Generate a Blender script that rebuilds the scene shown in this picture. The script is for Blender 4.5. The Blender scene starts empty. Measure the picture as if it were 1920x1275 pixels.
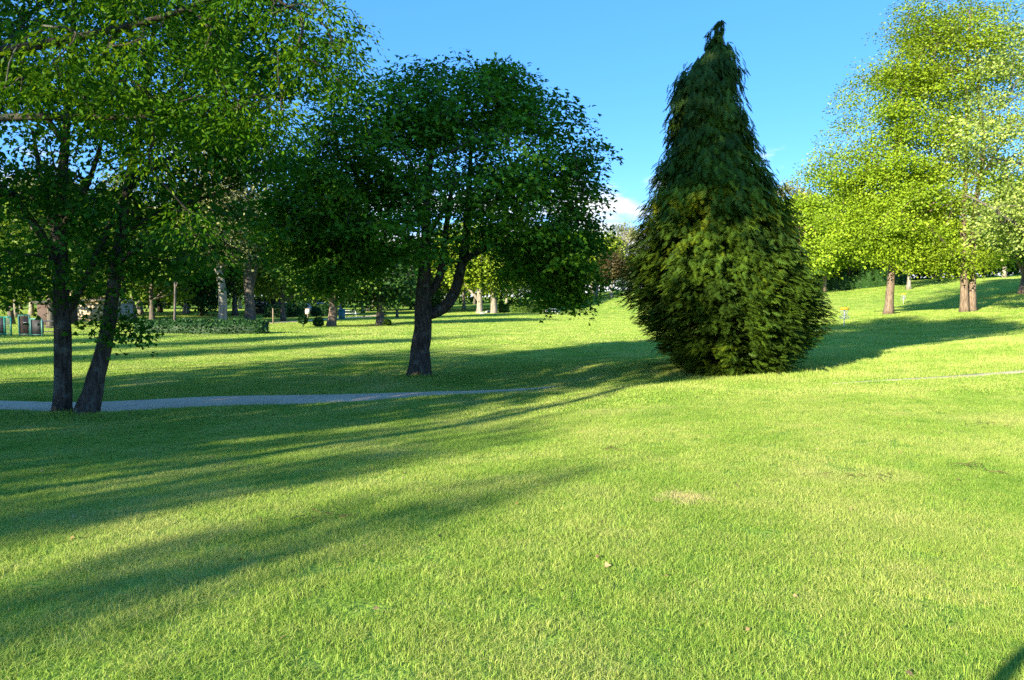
import bpy, math, random
import numpy as np
from mathutils import Vector, Matrix

scene = bpy.context.scene
R = math.radians
rng = np.random.default_rng(7)
random.seed(7)

# ------------------------------------------------------------------ camera
CAM = np.array([0.0, 0.0, 1.65])
PITCH = R(3.36)
F = 1387.0                                   # focal length in pixels of a 1920 px wide frame
cd = bpy.data.cameras.new('camera')
cd.sensor_width = 36.0
cd.lens = F / 1920.0 * 36.0
cd.clip_start = 0.05
cd.clip_end = 6000.0
cam = bpy.data.objects.new('camera', cd)
scene.collection.objects.link(cam)
cam.location = CAM
cam.rotation_euler = (math.pi / 2 - PITCH, 0, 0)
scene.camera = cam

# ------------------------------------------------------------------ sun and sky
SUN_AZ = R(39.5)                             # the light travels towards +Y, turned this far to +X
SUN_EL = R(18.0)
D2 = np.array([math.sin(SUN_AZ), math.cos(SUN_AZ)])
sl = bpy.data.lights.new('sun', 'SUN')
sl.energy = 3.2
sl.angle = R(0.53)
sl.color = (1.0, 0.89, 0.66)
sun = bpy.data.objects.new('sun', sl)
scene.collection.objects.link(sun)
ldir = Vector((D2[0] * math.cos(SUN_EL), D2[1] * math.cos(SUN_EL), -math.sin(SUN_EL)))
sun.rotation_euler = ldir.to_track_quat('-Z', 'Y').to_euler()
sun.location = (-30, -40, 40)

world = bpy.data.worlds.new('World')
scene.world = world
world.use_nodes = True
wn, wl = world.node_tree.nodes, world.node_tree.links
wn.clear()
w_out = wn.new('ShaderNodeOutputWorld')
w_bg = wn.new('ShaderNodeBackground')
w_bg.inputs['Strength'].default_value = 0.112
sky = wn.new('ShaderNodeTexSky')
sky.sky_type = 'NISHITA'
sky.sun_disc = False
sky.sun_elevation = SUN_EL
sky.sun_rotation = math.atan2(-D2[0], -D2[1])
sky.altitude = 1200
sky.air_density = 0.75
sky.dust_density = 0.1
sky.ozone_density = 2.0
hs = wn.new('ShaderNodeHueSaturation')
hs.inputs['Saturation'].default_value = 1.25
hs.inputs['Value'].default_value = 1.0
wl.new(sky.outputs[0], hs.inputs['Color'])
clear = wn.new('ShaderNodeMix'); clear.data_type = 'RGBA'          # evens out the pale horizon of the model sky
clear.inputs['Factor'].default_value = 0.62
clear.inputs['B'].default_value = (0.27, 1.02, 2.75, 1)
wl.new(hs.outputs[0], clear.inputs['A'])
# low bank of fair-weather cloud all round the horizon
tc = wn.new('ShaderNodeTexCoord')
sep = wn.new('ShaderNodeSeparateXYZ')
wl.new(tc.outputs['Generated'], sep.inputs[0])
mp = wn.new('ShaderNodeMapping')
mp.inputs['Scale'].default_value = (5.0, 5.0, 19.0)
mp.inputs['Location'].default_value = (2.2, 7.1, 0.8)
wl.new(tc.outputs['Generated'], mp.inputs[0])
nz = wn.new('ShaderNodeTexNoise')
nz.inputs['Scale'].default_value = 1.6
nz.inputs['Detail'].default_value = 8
nz.inputs['Roughness'].default_value = 0.56
wl.new(mp.outputs[0], nz.inputs['Vector'])
band = wn.new('ShaderNodeMapRange')
band.inputs['From Min'].default_value = 0.035
band.inputs['From Max'].default_value = 0.225
band.inputs['To Min'].default_value = 0.26
band.inputs['To Max'].default_value = -0.22
wl.new(sep.outputs['Z'], band.inputs['Value'])
add = wn.new('ShaderNodeMath'); add.operation = 'ADD'
wl.new(nz.outputs['Fac'], add.inputs[0]); wl.new(band.outputs[0], add.inputs[1])
cr = wn.new('ShaderNodeMapRange'); cr.interpolation_type = 'SMOOTHSTEP'
cr.inputs['From Min'].default_value = 0.47; cr.inputs['From Max'].default_value = 0.66
cr.inputs['To Max'].default_value = 0.92
wl.new(add.outputs[0], cr.inputs['Value'])
cshade = wn.new('ShaderNodeMix'); cshade.data_type = 'RGBA'
cshade.inputs['A'].default_value = (1.8, 2.0, 2.4, 1)
cshade.inputs['B'].default_value = (3.1, 3.1, 3.1, 1)
nz2 = wn.new('ShaderNodeMapRange')
nz2.inputs['From Min'].default_value = 0.40; nz2.inputs['From Max'].default_value = 0.56
wl.new(nz.outputs['Fac'], nz2.inputs['Value'])
wl.new(nz2.outputs[0], cshade.inputs['Factor'])
mixc = wn.new('ShaderNodeMix'); mixc.data_type = 'RGBA'
wl.new(cr.outputs[0], mixc.inputs['Factor'])
wl.new(clear.outputs['Result'], mixc.inputs['A']); wl.new(cshade.outputs['Result'], mixc.inputs['B'])
wl.new(mixc.outputs['Result'], w_bg.inputs['Color'])
wl.new(w_bg.outputs[0], w_out.inputs[0])

vs = scene.view_settings
scene.display_settings.display_device = 'sRGB'
vs.view_transform = 'Standard'
vs.look = 'None'
vs.exposure = 2.06
vs.gamma = 1.0
vs.use_curve_mapping = False
scene.cycles.max_bounces = 6
scene.cycles.diffuse_bounces = 5
scene.cycles.transmission_bounces = 4
scene.cycles.glossy_bounces = 2
scene.cycles.use_denoising = False
scene.cycles.denoiser = 'OPENIMAGEDENOISE'
scene.cycles.denoising_input_passes = 'RGB_ALBEDO_NORMAL'
scene.cycles.denoising_prefilter = 'ACCURATE'
scene.cycles.sample_clamp_indirect = 4.0

# ------------------------------------------------------------------ helpers
C = scene.collection

def at(px, py, Y):
    """point in the place at depth Y (metres ahead of the camera) seen in that direction"""
    x = (px - 960.0) / F
    u = (637.5 - py) / F
    c, s = math.cos(PITCH), math.sin(PITCH)
    dy = c + u * s
    dz = -s + u * c
    k = Y / dy
    return np.array([x * k, Y, CAM[2] + dz * k])

def mesh_np(name, verts, tris=None, quads=None, mats=(), mat_idx=None, tint=None, smooth=False):
    """fast mesh from arrays; tint is a per-vertex float"""
    verts = np.asarray(verts, dtype=np.float32)
    me = bpy.data.meshes.new(name)
    nt = 0 if tris is None else len(tris)
    nq = 0 if quads is None else len(quads)
    me.vertices.add(len(verts))
    me.vertices.foreach_set('co', verts.ravel())
    loops = []
    if nt: loops.append(np.asarray(tris, dtype=np.int32).ravel())
    if nq: loops.append(np.asarray(quads, dtype=np.int32).ravel())
    lv = np.concatenate(loops)
    me.loops.add(len(lv))
    me.loops.foreach_set('vertex_index', lv)
    tot = np.concatenate([np.full(nt, 3, np.int32), np.full(nq, 4, np.int32)])
    st = np.concatenate([[0], np.cumsum(tot)[:-1]]).astype(np.int32)
    me.polygons.add(nt + nq)
    me.polygons.foreach_set('loop_start', st)
    me.polygons.foreach_set('loop_total', tot)
    for m in mats: me.materials.append(m)
    if mat_idx is not None: me.polygons.foreach_set('material_index', np.asarray(mat_idx, dtype=np.int32))
    if smooth is not False:
        sm = np.full(nt + nq, True) if smooth is True else np.asarray(smooth)
        me.polygons.foreach_set('use_smooth', sm)
    if tint is not None:
        a = me.attributes.new('tint', 'FLOAT', 'POINT')
        a.data.foreach_set('value', np.asarray(tint, dtype=np.float32))
    me.update(calc_edges=True)
    return me

def link(name, me, parent=None, loc=None):
    o = bpy.data.objects.new(name, me)
    C.objects.link(o)
    if parent is not None: o.parent = parent
    if loc is not None: o.location = loc
    return o

def tag(o, label=None, cat=None, group=None, kind=None):
    if label: o['label'] = label
    if cat: o['category'] = cat
    if group: o['group'] = group
    if kind: o['kind'] = kind
    return o

def empty(name, loc, label, cat, group=None, rz=0.0):
    o = bpy.data.objects.new(name, None)
    C.objects.link(o)
    o.location = loc; o.rotation_euler = (0, 0, rz)
    o.empty_display_size = 0.3
    return tag(o, label, cat, group)

def copy_tree(root, loc, rz, scale, label, group=None):
    r = root.copy(); C.objects.link(r)
    r.location = loc; r.rotation_euler = (0, 0, rz)
    r.scale = scale if hasattr(scale, '__len__') else (scale,) * 3
    r['label'] = label
    if group: r['group'] = group
    elif 'group' in r: del r['group']
    for ch in root.children:
        c = ch.copy(); C.objects.link(c); c.parent = r
        for g in ch.children:
            d = g.copy(); C.objects.link(d); d.parent = c
    return r

def unit(v):
    v = np.asarray(v, dtype=float)
    return v / np.maximum(np.linalg.norm(v, axis=-1, keepdims=True), 1e-9)

class MB:
    """collects boxes, tubes and rings into one mesh"""
    def __init__(s): s.v, s.q, s.t, s.n = [], [], [], 0
    def add(s, v, q=(), t=()):
        v = np.asarray(v, float)
        if len(q): s.q.append(np.asarray(q, int) + s.n)
        if len(t): s.t.append(np.asarray(t, int) + s.n)
        s.v.append(v); s.n += len(v)
        return s
    def box(s, c, d, rz=0.0):
        x, y, z = np.array(d) / 2
        v = np.array([[-x,-y,-z],[x,-y,-z],[x,y,-z],[-x,y,-z],[-x,-y,z],[x,-y,z],[x,y,z],[-x,y,z]])
        cs, sn = math.cos(rz), math.sin(rz)
        v = v @ np.array([[cs, sn, 0], [-sn, cs, 0], [0, 0, 1]]) + np.array(c)
        return s.add(v, [[0,3,2,1],[4,5,6,7],[0,1,5,4],[1,2,6,5],[2,3,7,6],[3,0,4,7]])
    def tube(s, pts, rad, n=8, cap=True):
        v, q, t = tube_arrays(pts, rad, n, cap)
        return s.add(v, q, t)
    def prism(s, outline, y0, y1):
        """outline (x,z) extruded along y"""
        o = np.asarray(outline, float); n = len(o)
        v = np.concatenate([np.c_[o[:,0], np.full(n, y0), o[:,1]], np.c_[o[:,0], np.full(n, y1), o[:,1]],
                            [[o[:,0].mean(), y0, o[:,1].mean()], [o[:,0].mean(), y1, o[:,1].mean()]]])
        q = [[i, (i+1) % n, n + (i+1) % n, n + i] for i in range(n)]
        t = [[2*n, (i+1) % n, i] for i in range(n)] + [[2*n+1, n+i, n+(i+1) % n] for i in range(n)]
        return s.add(v, q, t)
    def build(s, name, mat, parent=None, smooth=False, loc=None):
        me = mesh_np(name, np.concatenate(s.v), np.concatenate(s.t) if s.t else None, np.concatenate(s.q) if s.q else None, [mat], smooth=smooth)
        return link(name, me, parent, loc)

def tube_arrays(pts, rad, n=8, cap=True, wob=None):
    pts = np.asarray(pts, float); m = len(pts)
    rad = np.broadcast_to(np.asarray(rad, float), (m,))
    tan = np.empty_like(pts)
    tan[1:-1] = pts[2:] - pts[:-2]; tan[0] = pts[1] - pts[0]; tan[-1] = pts[-1] - pts[-2]
    tan = unit(tan)
    mean = unit(pts[-1] - pts[0])
    ref = np.array([1., 0, 0]) if abs(mean[0]) < 0.8 else np.array([0, 1., 0])
    a = unit(np.cross(tan, ref)); b = np.cross(tan, a)
    ang = np.linspace(0, 2*math.pi, n, endpoint=False)
    rr = rad[:, None] * (wob if wob is not None else 1.0) * np.ones((m, n))
    ring = pts[:, None, :] + rr[..., None] * (np.cos(ang)[None, :, None] * a[:, None, :] + np.sin(ang)[None, :, None] * b[:, None, :])
    v = ring.reshape(-1, 3)
    i = np.arange(m - 1)[:, None] * n; j = np.arange(n)[None, :]; jn = (j + 1) % n
    q = np.stack([i + j, i + n + j, i + n + jn, i + jn], -1).reshape(-1, 4)
    t = np.zeros((0, 3), int)
    if cap:
        k = len(v)
        v = np.concatenate([v, pts[:1], pts[-1:]])
        jj = np.arange(n); jm = (jj + 1) % n
        t = np.concatenate([np.stack([np.full(n, k), jj, jm], -1), np.stack([np.full(n, k + 1), (m-1)*n + jm, (m-1)*n + jj], -1)])
    return v, q, t

# ------------------------------------------------------------------ materials
def new_mat(name):
    m = bpy.data.materials.new(name); m.use_nodes = True
    nt = m.node_tree; nt.nodes.clear()
    out = nt.nodes.new('ShaderNodeOutputMaterial')
    return m, nt, nt.nodes, nt.links, out

def ramp(nodes, stops):
    r = nodes.new('ShaderNodeValToRGB')
    e = r.color_ramp.elements
    while len(e) < len(stops): e.new(0.5)
    for el, (p, c) in zip(e, stops):
        el.position = p; el.color = (*c, 1)
    return r

def plain(name, col, rough=0.6, metal=0.0, var=0.15, scale=8.0, bump=0.0):
    m, nt, N, L, out = new_mat(name)
    p = N.new('ShaderNodeBsdfPrincipled')
    p.inputs['Roughness'].default_value = rough; p.inputs['Metallic'].default_value = metal
    tcn = N.new('ShaderNodeTexCoord')
    n = N.new('ShaderNodeTexNoise'); n.inputs['Scale'].default_value = scale; n.inputs['Detail'].default_value = 5
    L.new(tcn.outputs['Object'], n.inputs['Vector'])
    c = np.array(col)
    r = ramp(N, [(0.25, tuple(c * (1 - var))), (0.75, tuple(np.minimum(c * (1 + var), 1)))])
    L.new(n.outputs['Fac'], r.inputs[0]); L.new(r.outputs[0], p.inputs['Base Color'])
    if bump:
        b = N.new('ShaderNodeBump'); b.inputs['Strength'].default_value = bump; b.inputs['Distance'].default_value = 0.02
        L.new(n.outputs['Fac'], b.inputs['Height']); L.new(b.outputs[0], p.inputs['Normal'])
    L.new(p.outputs[0], out.inputs[0])
    return m

def leaf_mat(name, stops, trans=0.35, gloss=0.06, trans_tint=(1.15, 1.05, 0.5), patch=None):
    """leaf: diffuse + light through the blade + a little sheen; colour by leaf (tint), by tree (random)"""
    m, nt, N, L, out = new_mat(name)
    at_ = N.new('ShaderNodeAttribute'); at_.attribute_name = 'tint'
    r = ramp(N, stops)
    oi = N.new('ShaderNodeObjectInfo')
    ma = N.new('ShaderNodeMath'); ma.operation = 'MULTIPLY_ADD'; ma.inputs[1].default_value = 0.18; ma.inputs[2].default_value = -0.09
    L.new(oi.outputs['Random'], ma.inputs[0])
    ad = N.new('ShaderNodeMath'); ad.operation = 'ADD'; ad.use_clamp = True
    L.new(at_.outputs['Fac'], ad.inputs[0]); L.new(ma.outputs[0], ad.inputs[1])
    L.new(ad.outputs[0], r.inputs[0])
    col = r.outputs[0]
    dif = N.new('ShaderNodeBsdfDiffuse'); tr = N.new('ShaderNodeBsdfTranslucent')
    L.new(col, dif.inputs[0])
    mt = N.new('ShaderNodeMix'); mt.data_type = 'RGBA'; mt.blend_type = 'MULTIPLY'; mt.inputs['Factor'].default_value = 1
    mt.inputs['B'].default_value = (*trans_tint, 1)
    L.new(col, mt.inputs['A']); L.new(mt.outputs['Result'], tr.inputs[0])
    mx = N.new('ShaderNodeMixShader'); mx.inputs[0].default_value = trans
    L.new(dif.outputs[0], mx.inputs[1]); L.new(tr.outputs[0], mx.inputs[2])
    gl = N.new('ShaderNodeBsdfGlossy'); gl.inputs['Roughness'].default_value = 0.55
    gl.inputs['Color'].default_value = (0.9, 0.95, 0.9, 1)
    mx2 = N.new('ShaderNodeMixShader'); mx2.inputs[0].default_value = gloss * .6
    L.new(mx.outputs[0], mx2.inputs[1]); L.new(gl.outputs[0], mx2.inputs[2])
    L.new(mx2.outputs[0], out.inputs[0])
    return m

def bark_mat(name, dark, light, lichen=None, scale=9.0):
    m, nt, N, L, out = new_mat(name)
    p = N.new('ShaderNodeBsdfPrincipled'); p.inputs['Roughness'].default_value = 0.92
    p.inputs['Specular IOR Level'].default_value = 0.15
    tcn = N.new('ShaderNodeTexCoord')
    mpn = N.new('ShaderNodeMapping'); mpn.inputs['Scale'].default_value = (1, 1, 0.16)
    L.new(tcn.outputs['Object'], mpn.inputs[0])
    n = N.new('ShaderNodeTexNoise'); n.inputs['Scale'].default_value = scale * 2; n.inputs['Detail'].default_value = 7; n.inputs['Roughness'].default_value = 0.65
    L.new(mpn.outputs[0], n.inputs['Vector'])
    r = ramp(N, [(0.36, dark), (0.62, light)])
    L.new(n.outputs['Fac'], r.inputs[0])
    col = r.outputs[0]
    if lichen:
        n2 = N.new('ShaderNodeTexNoise'); n2.inputs['Scale'].default_value = 4.5; n2.inputs['Detail'].default_value = 4
        L.new(tcn.outputs['Object'], n2.inputs['Vector'])
        mr = N.new('ShaderNodeMapRange'); mr.inputs['From Min'].default_value = 0.56; mr.inputs['From Max'].default_value = 0.66; mr.inputs['To Max'].default_value = 0.7
        L.new(n2.outputs['Fac'], mr.inputs['Value'])
        mx = N.new('ShaderNodeMix'); mx.data_type = 'RGBA'; mx.inputs['B'].default_value = (*lichen, 1)
        L.new(mr.outputs[0], mx.inputs['Factor']); L.new(col, mx.inputs['A']); col = mx.outputs['Result']
    L.new(col, p.inputs['Base Color'])
    b = N.new('ShaderNodeBump'); b.inputs['Strength'].default_value = 0.9; b.inputs['Distance'].default_value = 0.03
    L.new(n.outputs['Fac'], b.inputs['Height']); L.new(b.outputs[0], p.inputs['Normal'])
    L.new(p.outputs[0], out.inputs[0])
    return m

M = {}
M['bark_dark'] = bark_mat('bark_dark', (0.028, 0.022, 0.017), (0.11, 0.092, 0.075), lichen=(0.15, 0.16, 0.13))
M['bark_brown'] = bark_mat('bark_brown', (0.10, 0.070, 0.050), (0.30, 0.225, 0.165), scale=7)
M['bark_pale'] = bark_mat('bark_pale', (0.16, 0.135, 0.105), (0.40, 0.36, 0.30), lichen=(0.22, 0.20, 0.16), scale=4)
M['bark_grey'] = bark_mat('bark_grey', (0.07, 0.06, 0.05), (0.20, 0.175, 0.15), scale=6)

M['leaf_maple'] = leaf_mat('leaf_maple', [(0.0, (0.043, 0.135, 0.008)), (0.5, (0.079, 0.225, 0.011)), (1.0, (0.161, 0.330, 0.012))], trans=0.22, gloss=0.03, trans_tint=(1.1, 1.15, 0.5))
M['leaf_twin'] = leaf_mat('leaf_twin', [(0.0, (0.028, 0.106, 0.008)), (0.55, (0.055, 0.182, 0.010)), (1.0, (0.130, 0.299, 0.014))], trans=0.36, gloss=0.018)
M['leaf_near'] = leaf_mat('leaf_near', [(0.0, (0.036, 0.120, 0.005)), (0.5, (0.078, 0.203, 0.007)), (1.0, (0.191, 0.295, 0.008))], trans=0.5, gloss=0.012)
M['leaf_oak'] = leaf_mat('leaf_oak', [(0.0, (0.144, 0.235, 0.015)), (0.5, (0.278, 0.423, 0.021)), (1.0, (0.438, 0.564, 0.033))], trans=0.34, gloss=0.03)
M['leaf_lime'] = leaf_mat('leaf_lime', [(0.0, (0.158, 0.235, 0.015)), (0.5, (0.278, 0.404, 0.020)), (1.0, (0.427, 0.526, 0.033))], trans=0.36, gloss=0.03)
M['leaf_silver'] = leaf_mat('leaf_silver', [(0.0, (0.139, 0.214, 0.037)), (0.5, (0.269, 0.367, 0.069)), (1.0, (0.439, 0.529, 0.112))], trans=0.25, gloss=0.06)
M['leaf_pale'] = leaf_mat('leaf_pale', [(0.0, (0.163, 0.188, 0.068)), (0.5, (0.300, 0.318, 0.120)), (1.0, (0.488, 0.471, 0.203))], trans=0.3, gloss=0.03)
M['leaf_green'] = leaf_mat('leaf_green', [(0.0, (0.048, 0.113, 0.013)), (0.5, (0.113, 0.207, 0.019)), (1.0, (0.225, 0.328, 0.029))], trans=0.35, gloss=0.03)
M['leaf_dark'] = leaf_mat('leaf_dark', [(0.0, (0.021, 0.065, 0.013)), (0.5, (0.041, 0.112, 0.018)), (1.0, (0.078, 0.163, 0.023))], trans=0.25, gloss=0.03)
M['leaf_red'] = leaf_mat('leaf_red', [(0.0, (0.050, 0.040, 0.016)), (0.5, (0.095, 0.077, 0.026)), (1.0, (0.134, 0.131, 0.035))], trans=0.3, gloss=0.03)
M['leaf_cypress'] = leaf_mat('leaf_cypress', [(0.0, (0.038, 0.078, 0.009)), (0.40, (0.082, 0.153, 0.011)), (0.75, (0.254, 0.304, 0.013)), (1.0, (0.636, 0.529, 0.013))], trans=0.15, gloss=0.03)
M['leaf_hedge'] = leaf_mat('leaf_hedge', [(0.0, (0.013, 0.050, 0.012)), (0.5, (0.026, 0.095, 0.017)), (1.0, (0.058, 0.147, 0.024))], trans=0.2, gloss=0.04)

def grass_mat():
    m, nt, N, L, out = new_mat('grass_blade')
    a = N.new('ShaderNodeAttribute'); a.attribute_name = 'tint'
    g = N.new('ShaderNodeNewGeometry')
    def noise(sc, det=3):
        n = N.new('ShaderNodeTexNoise'); n.inputs['Scale'].default_value = sc; n.inputs['Detail'].default_value = det
        L.new(g.outputs['Position'], n.inputs['Vector']); return n
    n1 = noise(0.55, 4); n2 = noise(3.2, 3)
    oi = N.new('ShaderNodeObjectInfo')
    def mad(x, k, c):
        q = N.new('ShaderNodeMath'); q.operation = 'MULTIPLY_ADD'; q.inputs[1].default_value = k
        L.new(x, q.inputs[0])
        if isinstance(c, (int, float)): q.inputs[2].default_value = c
        else: L.new(c, q.inputs[2])
        return q.outputs[0]
    f = mad(a.outputs['Fac'], 0.62, -0.70)
    f = mad(n1.outputs['Fac'], 1.35, f)
    f = mad(n2.outputs['Fac'], 0.55, f)
    f = mad(oi.outputs['Random'], 0.16, f)
    r = ramp(N, [(0.0, (0.125, 0.270, 0.038)), (0.35, (0.250, 0.420, 0.060)), (0.70, (0.385, 0.505, 0.090)), (1.0, (0.540, 0.570, 0.170))])
    L.new(f, r.inputs[0])
    # worn straw-coloured patches and single dead blades
    n3 = noise(0.45, 7)
    mr = N.new('ShaderNodeMapRange'); mr.inputs['From Min'].default_value = 0.56; mr.inputs['From Max'].default_value = 0.72; mr.inputs['To Max'].default_value = 0.42
    L.new(n3.outputs['Fac'], mr.inputs['Value'])
    gt = N.new('ShaderNodeMath'); gt.operation = 'GREATER_THAN'; gt.inputs[1].default_value = 0.985
    L.new(a.outputs['Fac'], gt.inputs[0])
    mxx = N.new('ShaderNodeMath'); mxx.operation = 'MAXIMUM'
    L.new(mr.outputs[0], mxx.inputs[0]); L.new(gt.outputs[0], mxx.inputs[1])
    # one dry tuft in the middle of the lawn
    vd = N.new('ShaderNodeVectorMath'); vd.operation = 'DISTANCE'
    vd.inputs[1].default_value = DRY
    L.new(g.outputs['Position'], vd.inputs[0])
    dn = noise(9.0, 4)
    dd = mad(dn.outputs['Fac'], -0.62, vd.outputs['Value'])
    dr = N.new('ShaderNodeMapRange'); dr.inputs['From Min'].default_value = -0.22; dr.inputs['From Max'].default_value = -0.04
    dr.inputs['To Min'].default_value = 1.0; dr.inputs['To Max'].default_value = 0.0
    L.new(dd, dr.inputs['Value'])
    mx3 = N.new('ShaderNodeMath'); mx3.operation = 'MAXIMUM'
    L.new(mxx.outputs[0], mx3.inputs[0]); L.new(dr.outputs[0], mx3.inputs[1])
    mix = N.new('ShaderNodeMix'); mix.data_type = 'RGBA'; mix.inputs['B'].default_value = (0.60, 0.54, 0.23, 1)
    L.new(mx3.outputs[0], mix.inputs['Factor']); L.new(r.outputs[0], mix.inputs['A'])
    dif = N.new('ShaderNodeBsdfDiffuse'); tr = N.new('ShaderNodeBsdfTranslucent')
    L.new(mix.outputs['Result'], dif.inputs[0]); L.new(mix.outputs['Result'], tr.inputs[0])
    mx = N.new('ShaderNodeMixShader'); mx.inputs[0].default_value = 0.30
    L.new(dif.outputs[0], mx.inputs[1]); L.new(tr.outputs[0], mx.inputs[2])
    gl = N.new('ShaderNodeBsdfGlossy'); gl.inputs['Roughness'].default_value = 0.5
    gl.inputs['Color'].default_value = (.8, 1, .5, 1)
    mx2 = N.new('ShaderNodeMixShader'); mx2.inputs[0].default_value = 0.015
    L.new(mx.outputs[0], mx2.inputs[1]); L.new(gl.outputs[0], mx2.inputs[2])
    L.new(mx2.outputs[0], out.inputs[0])
    return m

# ------------------------------------------------------------------ terrain
def P(px, py, Y): return at(px, py, Y)
ctrl = [(0,0,0), (-5,1,-.02), (5,1,.02), (0,-15,.1), (-25,-20,.1), (20,-15,.3), (2.3,3.2,0), (-2.2,3.2,-.02), (0,6,-.06),
        (-30,-5,-.1), (-20,8,-.35), (-35,15,-.5), (-12,10,-.34), (25,5,.45), (40,15,.8), (30,-40,.5), (-40,-60,.2), (-60,0,-.3), (60,-20,1.),
        P(120,779,14), P(0,768,14.2), P(0,753,15.3), P(400,767,14.4), P(400,743,16.2), P(660,757,15.0), P(820,737,16.6), P(1060,725,17.8),
        P(600,820,10.8), P(1000,800,11.4), P(1250,722,16.2), P(1250,716,17.4), P(1400,735,13.6), P(1660,716,15.3), P(1920,697,15.7), P(1920,760,11.8),
        P(787,704,20.8), P(1370,700,18.3), P(1500,690,18.6), P(1240,690,19.0),
        P(1700,667,20.4), P(1920,630,24), P(1540,700,17.8), P(1560,650,33), P(1800,642,32), P(1700,650,28), P(1920,603,45), P(1700,606,52),
        P(1581,612,55), P(1667,589,62), P(1812,585,60), P(1693,571,95), P(1702,544,112), P(1560,551,118), P(1850,525,115), P(1915,552,78), P(1920,520,130),
        P(1170,590,90), P(1165,558,112), P(1100,577,106), P(1250,545,118), P(1400,545,120),
        P(1010,592,85), P(900,588,96), P(785,600,70), P(400,626,44), P(625,612,55), P(100,632,40), P(480,590,92), P(0,612,56)]
for X, Y in [(-30,25),(-15,25),(-3,30),(4,28),(10,30),(-40,35),(-20,50),(0,45),(14,45),(4,62),(22,70),(-40,75),(-10,110),(-60,60),(-80,100),(-30,150),(-120,60)]:
    ctrl.append((X, Y, -.56 if X < 12 else -.45))
for X, Y, z in [(10,170,1.5),(60,160,5.0),(110,140,7.0),(120,60,4.5),(90,20,2.5),(-100,180,-.4),(0,260,1.),(120,260,7),(-150,250,0),(250,100,7),(-250,50,-.5),(200,-100,2),(-200,-150,0),(0,-200,0),(0,420,0),(300,350,5),(-350,350,0),(400,0,4),(-400,0,0)]:
    ctrl.append((X, Y, z))
ctrl = np.array([tuple(c) for c in ctrl], float)

def _warp(xy):
    """work in log-radius space so near detail and far hills share one smooth surface"""
    xy = np.asarray(xy, float)
    r = np.hypot(xy[..., 0], xy[..., 1]) + 1e-6
    k = np.log1p(r / 12.0) / r
    return xy * k[..., None]

def _phi(d): return np.where(d > 1e-9, d * d * np.log(np.maximum(d, 1e-9)), 0.0)
cw = _warp(ctrl[:, :2]); n_ = len(cw)
K = _phi(np.linalg.norm(cw[:, None] - cw[None], axis=-1)) + np.eye(n_) * 2e-5
Pm = np.c_[np.ones(n_), cw]
A = np.zeros((n_ + 3, n_ + 3)); A[:n_, :n_] = K; A[:n_, n_:] = Pm; A[n_:, :n_] = Pm.T
wts = np.linalg.solve(A, np.r_[ctrl[:, 2], np.zeros(3)])

def ground_z(x, y):
    xy = np.stack([np.asarray(x, float).ravel(), np.asarray(y, float).ravel()], -1)
    out_ = np.empty(len(xy))
    for i in range(0, len(xy), 20000):
        w = _warp(xy[i:i+20000])
        d = np.linalg.norm(w[:, None] - cw[None], axis=-1)
        out_[i:i+20000] = _phi(d) @ wts[:n_] + wts[n_] + w @ wts[n_+1:]
    far = np.clip((np.hypot(xy[:, 0], xy[:, 1]) - 350) / 200, 0, 1)
    # small undulations of a mown field
    u = 0.012 * np.sin(xy[:, 0] * 1.3 + 0.7 * np.sin(xy[:, 1] * 0.9)) * np.sin(xy[:, 1] * 1.1 + 1.3) + 0.02 * np.sin(xy[:, 0] * 0.41 + 1) * np.sin(xy[:, 1] * 0.37)
    return (out_ * (1 - far) + u * (1 - far)).reshape(np.shape(x))

def gz(x, y): return float(ground_z(np.array([x]), np.array([y]))[0])
def on_ground(px, Y, py=590):
    p = at(px, py, Y)
    return np.array([p[0], Y, gz(p[0], Y)])

def axis_pts(near, far, n):
    t = np.linspace(-1, 1, n)
    return np.sinh(t * math.asinh(far / near)) * near
gx = axis_pts(6.0, 2200.0, 331)
gy = axis_pts(8.0, 2600.0, 361) + 10
GX, GY = np.meshgrid(gx, gy)
GZ = ground_z(GX, GY)
nx, ny = len(gx), len(gy)
ii = (np.arange(ny - 1)[:, None] * nx + np.arange(nx - 1)[None]).ravel()
gq = np.stack([ii, ii + 1, ii + nx + 1, ii + nx], -1)

def ground_material():
    m, nt, N, L, out = new_mat('lawn_soil')
    p = N.new('ShaderNodeBsdfPrincipled'); p.inputs['Roughness'].default_value = 1.0; p.inputs['Specular IOR Level'].default_value = 0.0
    g = N.new('ShaderNodeNewGeometry')
    n = N.new('ShaderNodeTexNoise'); n.inputs['Scale'].default_value = 0.5; n.inputs['Detail'].default_value = 10; n.inputs['Roughness'].default_value = 0.7
    L.new(g.outputs['Position'], n.inputs['Vector'])
    r = ramp(N, [(0.3, (0.150, 0.280, 0.042)), (0.55, (0.260, 0.390, 0.062)), (0.8, (0.360, 0.430, 0.10))])
    L.new(n.outputs['Fac'], r.inputs[0]); L.new(r.outputs[0], p.inputs['Base Color'])
    b = N.new('ShaderNodeBump'); b.inputs['Strength'].default_value = 0.6; b.inputs['Distance'].default_value = 0.05
    n2 = N.new('ShaderNodeTexNoise'); n2.inputs['Scale'].default_value = 25; n2.inputs['Detail'].default_value = 4
    L.new(g.outputs['Position'], n2.inputs['Vector']); L.new(n2.outputs['Fac'], b.inputs['Height']); L.new(b.outputs[0], p.inputs['Normal'])
    L.new(p.outputs[0], out.inputs[0])
    return m
M['soil'] = ground_material()
ground = link('ground', mesh_np('ground', np.c_[GX.ravel(), GY.ravel(), GZ.ravel()], None, gq, [M['soil']], smooth=True))
tag(ground, kind='structure')

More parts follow.
